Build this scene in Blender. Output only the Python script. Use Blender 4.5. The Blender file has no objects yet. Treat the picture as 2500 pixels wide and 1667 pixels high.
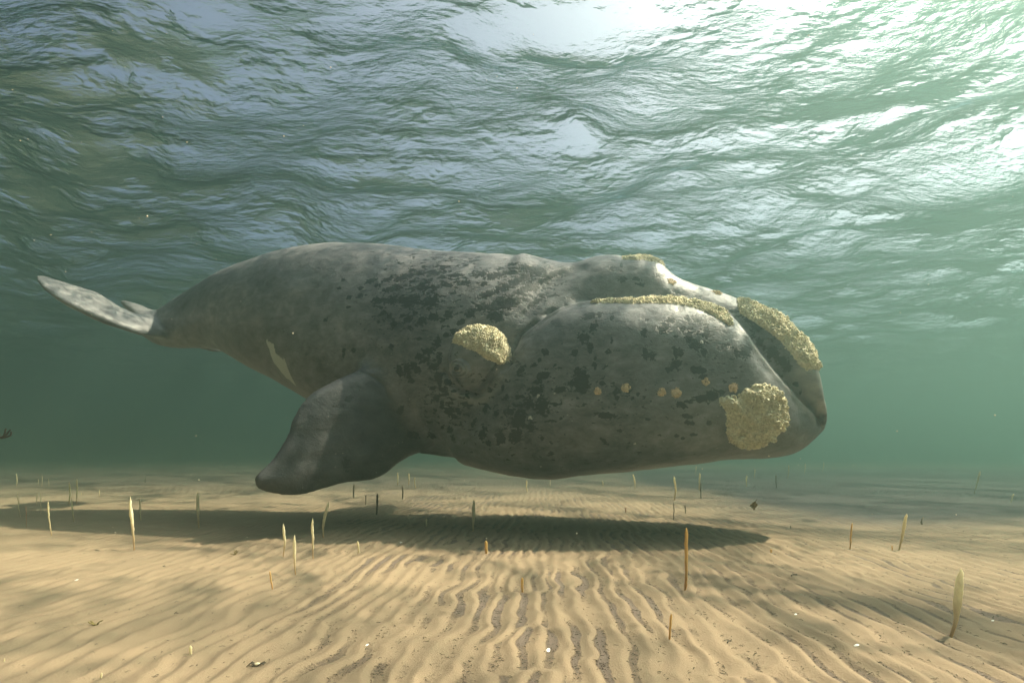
import bpy, math, random
import numpy as np

# ---------------------------------------------------------------- camera, sky, sun, exposure
scene = bpy.context.scene
C = scene.collection
HC, PITCH = .9, 12.3
cam_d = bpy.data.cameras.new('camera'); cam = bpy.data.objects.new('camera', cam_d); C.objects.link(cam)
cam.location = (0, 0, HC); cam.rotation_euler = (math.radians(90 + PITCH), 0, 0)
cam_d.sensor_width = 36; cam_d.lens = 18; cam_d.clip_start = .02; cam_d.clip_end = 2000
scene.camera = cam

SUN_AZ, SUN_EL = 79.0, 54.0          # degrees clockwise from +Y, degrees above the horizon
world = bpy.data.worlds.new('World'); scene.world = world; world.use_nodes = True
nt = world.node_tree; nt.nodes.clear()
sky = nt.nodes.new('ShaderNodeTexSky'); sky.sky_type = 'NISHITA'; sky.sun_disc = False
sky.sun_elevation = math.radians(SUN_EL); sky.sun_rotation = math.radians(SUN_AZ)
sky.air_density = .45; sky.dust_density = 8.0; sky.ozone_density = .0
bg = nt.nodes.new('ShaderNodeBackground'); bg.inputs[1].default_value = .075
out = nt.nodes.new('ShaderNodeOutputWorld')
nt.links.new(sky.outputs[0], bg.inputs[0]); nt.links.new(bg.outputs[0], out.inputs[0])
sun_d = bpy.data.lights.new('sun', 'SUN'); sun_d.energy = 5.0; sun_d.angle = math.radians(1.0); sun_d.color = (1, .81, .60)
sun = bpy.data.objects.new('sun', sun_d); C.objects.link(sun)
sun.rotation_euler = (math.radians(90 - SUN_EL), 0, math.radians(180 - SUN_AZ))
scene.view_settings.view_transform = 'Standard'; scene.view_settings.look = 'None'
scene.view_settings.gamma = 1; scene.view_settings.exposure = 2.2
scene.view_settings.use_curve_mapping = False
scene.cycles.use_denoising = True; scene.cycles.denoising_prefilter = 'ACCURATE'
scene.cycles.max_bounces = 6; scene.cycles.diffuse_bounces = 3; scene.cycles.glossy_bounces = 3
scene.cycles.transparent_max_bounces = 12; scene.cycles.volume_bounces = 1

WATER_Z = 6.3
HAZE = dict(density=.058, color=(.225, .355, .330), absorb=(.0, .03, .015), aniso=.84)

# ---------------------------------------------------------------- helpers
rng = np.random.default_rng(7)
_T = np.random.default_rng(3).random((64, 64, 64)).astype(np.float32) * 2 - 1

def noise3(x, y, z):
    """smooth value noise, about -1..1"""
    xi = np.floor(x).astype(np.int64); yi = np.floor(y).astype(np.int64); zi = np.floor(z).astype(np.int64)
    fx, fy, fz = x - xi, y - yi, z - zi
    fx = fx*fx*fx*(fx*(fx*6-15)+10); fy = fy*fy*fy*(fy*(fy*6-15)+10); fz = fz*fz*fz*(fz*(fz*6-15)+10)
    a = [_T[(xi + i) & 63, (yi + j) & 63, (zi + k) & 63] for i in (0, 1) for j in (0, 1) for k in (0, 1)]
    c00 = a[0] + (a[1] - a[0]) * fz; c01 = a[2] + (a[3] - a[2]) * fz
    c10 = a[4] + (a[5] - a[4]) * fz; c11 = a[6] + (a[7] - a[6]) * fz
    c0 = c00 + (c01 - c00) * fy; c1 = c10 + (c11 - c10) * fy
    return c0 + (c1 - c0) * fx

def fbm(x, y, z, o=4, g=.5):
    s = 0; a = 1; t = 0
    for i in range(o):
        s = s + a * noise3(x + 13.7*i, y + 5.3*i, z + 9.1*i); t += a; a *= g; x = x*2.03; y = y*2.03; z = z*2.03
    return s / t

def sstep(a, b, x):
    t = np.clip((x - a) / (b - a), 0, 1); return t*t*(3 - 2*t)

def mesh_np(name, v, f, smooth=True, attrs=None):
    """mesh from arrays; f is (n,3) or (n,4)"""
    me = bpy.data.meshes.new(name)
    f = np.asarray(f, np.int32); k = f.shape[1]
    me.vertices.add(len(v)); me.vertices.foreach_set('co', np.asarray(v, np.float32).ravel())
    me.loops.add(f.size); me.loops.foreach_set('vertex_index', f.ravel())
    me.polygons.add(len(f)); me.polygons.foreach_set('loop_start', np.arange(len(f), dtype=np.int32) * k)
    me.polygons.foreach_set('use_smooth', np.full(len(f), smooth))
    me.update(calc_edges=True)
    for n, a in (attrs or {}).items():
        at = me.attributes.new(n, 'FLOAT', 'POINT'); at.data.foreach_set('value', np.asarray(a, np.float32))
    return me

def add(name, me, mat=None, parent=None, loc=None, **props):
    o = bpy.data.objects.new(name, me); C.objects.link(o)
    if mat and me is not None and not me.materials: me.materials.append(mat)
    if parent: o.parent = parent
    if loc is not None: o.location = loc
    for k, v in props.items(): o[k] = v
    return o

class NT:
    """tiny node-graph writer"""
    def __init__(s, name):
        s.m = bpy.data.materials.new(name); s.m.use_nodes = True; s.t = s.m.node_tree; s.t.nodes.clear()
        s.out = s.t.nodes.new('ShaderNodeOutputMaterial')
    def n(s, kind, ins=None, **kw):
        d = s.t.nodes.new('ShaderNode' + kind)
        for k, v in kw.items(): setattr(d, k, v)
        for k, v in (ins or {}).items():
            if isinstance(v, bpy.types.NodeSocket): s.t.links.new(v, d.inputs[k])
            else: d.inputs[k].default_value = v
        return d
    def noise(s, vec, scale, detail=4, rough=.55, dist=0.0):
        return s.n('TexNoise', {'Vector': vec, 'Scale': scale, 'Detail': detail, 'Roughness': rough, 'Distortion': dist}).outputs[0]
    def ramp(s, fac, stops):
        d = s.n('ValToRGB', {0: fac}); e = d.color_ramp.elements
        while len(e) < len(stops): e.new(.5)
        for q, (p, c) in zip(e, stops):
            q.position = p; q.color = (*c, 1) if not np.isscalar(c) else (c, c, c, 1)
        return d.outputs[0]
    def mix(s, fac, a, b, mode='MIX'):
        d = s.t.nodes.new('ShaderNodeMix'); d.data_type = 'RGBA'; d.blend_type = mode
        for i, v in ((0, fac), (6, a), (7, b)):
            if isinstance(v, bpy.types.NodeSocket): s.t.links.new(v, d.inputs[i])
            elif i: d.inputs[i].default_value = (*v, 1)
            else: d.inputs[i].default_value = v
        return d.outputs[2]
    def math(s, op, a, b=None, c=None, clamp=False):
        d = s.t.nodes.new('ShaderNodeMath'); d.operation = op; d.use_clamp = clamp
        for i, v in enumerate((a, b, c)):
            if v is None: continue
            if isinstance(v, bpy.types.NodeSocket): s.t.links.new(v, d.inputs[i])
            else: d.inputs[i].default_value = v
        return d.outputs[0]
    def vmul(s, vec, k):
        return s.n('VectorMath', {0: vec, 1: k}, operation='MULTIPLY').outputs[0]
    def bump(s, h, strength, dist, normal=None):
        i = {'Height': h, 'Strength': strength, 'Distance': dist}
        if normal: i['Normal'] = normal
        return s.n('Bump', i).outputs[0]
    def obj(s): return s.n('TexCoord').outputs['Object']
    def attr(s, name): return s.n('Attribute', attribute_name=name).outputs['Fac']
    def surf(s, sock): s.t.links.new(sock, s.out.inputs[0]); return s.m

# ---------------------------------------------------------------- whale shape
def interp(s, xs, ys):
    return np.interp(s, xs, ys)

def smooth_interp(s, xs, ys):
    """monotone-ish cubic (Catmull-Rom style Hermite) interpolation"""
    xs = np.asarray(xs, float); ys = np.asarray(ys, float)
    d = np.diff(ys) / np.diff(xs)
    m = np.concatenate([[d[0]], (d[:-1] + d[1:]) / 2, [d[-1]]])
    i = np.clip(np.searchsorted(xs, s) - 1, 0, len(xs) - 2)
    h = (xs[i + 1] - xs[i]); t = np.clip((s - xs[i]) / h, 0, 1)
    return ((2*t**3 - 3*t**2 + 1) * ys[i] + (t**3 - 2*t**2 + t) * h * m[i]
            + (-2*t**3 + 3*t**2) * ys[i + 1] + (t**3 - t**2) * h * m[i + 1])

def loft(P, L):
    """implicit distance to a swept superellipse; L = rows s, z_top, z_bottom, half_width, exponent, centre fraction"""
    s, l, z = P[:, 0], P[:, 1], P[:, 2]
    S = L[:, 0]
    q = np.clip(s, S[0], S[-1])
    zt = smooth_interp(q, S, L[:, 1]); zb = smooth_interp(q, S, L[:, 2])
    w = np.maximum(smooth_interp(q, S, L[:, 3]), .01); n = interp(q, S, L[:, 4]); c = interp(q, S, L[:, 5])
    zc = zb + c * (zt - zb)
    a = np.maximum(np.where(z > zc, zt - zc, zc - zb), .01)
    x1 = np.abs(l) / w; x2 = np.abs(z - zc) / a
    r = (x1**n + x2**n + 1e-9) ** (1 / n)
    g = np.sqrt((x1**(n-1) / w)**2 + (x2**(n-1) / a)**2) / np.maximum(r, 1e-3)**(n-1) + 1e-6
    f = (r - 1) / np.maximum(g, .3)
    over = np.abs(s - q)
    return np.where(over > 0, np.sqrt(np.maximum(f, 0)**2 + over**2) + .0, f)

def poly_dist(x, y, poly):
    """signed distance (inside positive) to a closed polygon"""
    d = np.full(x.shape, 1e9); ins = np.zeros(x.shape, bool)
    n = len(poly)
    for i in range(n):
        ax, ay = poly[i]; bx, by = poly[(i + 1) % n]
        ex, ey = bx - ax, by - ay
        t = np.clip(((x - ax) * ex + (y - ay) * ey) / (ex*ex + ey*ey + 1e-12), 0, 1)
        d = np.minimum(d, (x - ax - t*ex)**2 + (y - ay - t*ey)**2)
        c = ((ay > y) != (by > y))
        with np.errstate(divide='ignore', invalid='ignore'):
            xi = ex * (y - ay) / (ey if abs(ey) > 1e-12 else 1e-12) + ax
        ins ^= c & (x < xi)
    d = np.sqrt(d)
    return np.where(ins, d, -d)

def blade(P, B):
    """flat fin: B = dict(o, u, v, n, poly, T, D, bend)"""
    o, u, v, n = (np.array(B[k]) for k in 'ouvn')
    Q = P - o
    x, y, h = Q @ u, Q @ v, Q @ n
    f = np.full(len(P), 9.0)
    pl = np.array(B['poly'])
    lo, hi = pl.min(0) - .35, pl.max(0) + .35
    m = (x > lo[0]) & (x < hi[0]) & (y > lo[1]) & (y < hi[1]) & (np.abs(h) < .7)
    x, y, h = x[m], y[m], h[m]
    d = poly_dist(x, y, pl)
    tip = np.clip(np.hypot(x, y) / B['R'], 0, 1)
    T = B['T'] * (1 - .62 * tip); D = B['D']
    h = h - B['bend'] * tip**2
    k = np.clip(d / D, 0, 1)
    th = T * np.sqrt(np.maximum(1 - (1 - k)**2, 0))
    f[m] = np.where(d > 0, np.maximum(np.abs(h) - th, -d), np.sqrt(h*h + d*d)) - .012
    return f

def smin(a, b, k):
    h = np.clip(.5 + .5 * (b - a) / k, 0, 1)
    return b + (a - b) * h - k * h * (1 - h)

def whale_field(P, W):
    body = loft(P, W['body']); jaw = loft(P, W['jaw']); ros = loft(P, W['rostrum'])
    f = smin(body, ros, .22)
    kj = np.interp(P[:, 0], W['kj'][0], W['kj'][1])
    f = smin(f, jaw, kj)
    M = P * np.array([1, -1, 1.0])
    M2 = M - np.array([0, 0, .5])
    for Q, QF in ((P, P), (M, M2)):
        f = smin(f, blade(QF, W['flipper']), .24)
        f = smin(f, blade(Q, W['fluke']), .10)
    return f

def surface_nets(field, lo, hi, h):
    """dual contouring on a regular grid, evaluated only near the surface"""
    C = 4
    n = (np.ceil((np.array(hi) - lo) / (h * C)).astype(int))
    cg = [lo[i] + np.arange(n[i] + 1) * h * C for i in range(3)]
    G = np.stack(np.meshgrid(*cg, indexing='ij'), -1).reshape(-1, 3)
    F = np.concatenate([field(G[i:i + 400000]) for i in range(0, len(G), 400000)]).reshape(n + 1)
    mid = (F[:-1, :-1, :-1] + F[1:, 1:, 1:]) / 2
    V = np.repeat(np.repeat(np.repeat(mid.astype(np.float32), C, 0), C, 1), C, 2)
    cor = [F[a:a + n[0], b:b + n[1], c:c + n[2]] for a in (0, 1) for b in (0, 1) for c in (0, 1)]
    mn = np.min(cor, 0); mx = np.max(cor, 0)
    act = (np.minimum(np.abs(mn), np.abs(mx)) < h * C * 1.6) | (mn * mx < 0)
    bi = np.argwhere(act)
    off = np.stack(np.meshgrid(*[np.arange(C)] * 3, indexing='ij'), -1).reshape(-1, 3)
    idx = (bi[:, None, :] * C + off[None]).reshape(-1, 3)
    for i in range(0, len(idx), 500000):
        j = idx[i:i + 500000]
        V[j[:, 0], j[:, 1], j[:, 2]] = field(lo + j * h)
    S = V < 0
    nx, ny, nz = V.shape
    vid = {}
    cells = np.zeros((nx - 1, ny - 1, nz - 1), np.int8)
    for a in (0, 1):
        for b in (0, 1):
            for c in (0, 1):
                cells += S[a:nx - 1 + a, b:ny - 1 + b, c:nz - 1 + c]
    ac = np.argwhere((cells > 0) & (cells < 8))
    lut = np.full(cells.shape, -1, np.int32)
    lut[ac[:, 0], ac[:, 1], ac[:, 2]] = np.arange(len(ac))
    acc = np.zeros((len(ac), 3)); cnt = np.zeros(len(ac))
    offs = np.array([[a, b, c] for a in (0, 1) for b in (0, 1) for c in (0, 1)])
    cv = [V[ac[:, 0] + o[0], ac[:, 1] + o[1], ac[:, 2] + o[2]] for o in offs]
    for i in range(8):
        for j in range(i + 1, 8):
            if np.abs(offs[i] - offs[j]).sum() == 1:
                m = (cv[i] < 0) != (cv[j] < 0)
                t = cv[i][m] / (cv[i][m] - cv[j][m])
                acc[m] += offs[i] + t[:, None] * (offs[j] - offs[i]); cnt[m] += 1
    verts = lo + (ac + acc / cnt[:, None]) * h
    quads = []
    for ax in range(3):
        o1, o2 = [(1, 2), (2, 0), (0, 1)][ax]
        sl0 = [slice(1, -1)] * 3; sl1 = [slice(1, -1)] * 3
        sl0[ax] = slice(0, -1); sl1[ax] = slice(1, None)
        A, B = S[tuple(sl0)], S[tuple(sl1)]
        e = np.argwhere(A != B)
        fl = A[e[:, 0], e[:, 1], e[:, 2]]
        base = e + 1; base[:, ax] -= 1
        q = []
        for d1, d2 in ((-1, -1), (0, -1), (0, 0), (-1, 0)):
            k = base.copy(); k[:, o1] += d1; k[:, o2] += d2
            k = np.clip(k, 0, np.array(cells.shape) - 1)
            q.append(lut[k[:, 0], k[:, 1], k[:, 2]])
        q = np.stack(q, 1)
        q[~fl] = q[~fl][:, ::-1]
        quads.append(q)
    quads = np.concatenate(quads)
    quads = quads[(quads >= 0).all(1)]
    return verts, quads

def quad_normals(v, q):
    n = np.cross(v[q[:, 2]] - v[q[:, 0]], v[q[:, 3]] - v[q[:, 1]])
    N = np.zeros_like(v)
    for i in range(4):
        for c in range(3):
            N[:, c] += np.bincount(q[:, i], n[:, c], len(v))
    return N / (np.linalg.norm(N, axis=1)[:, None] + 1e-12)

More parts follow.
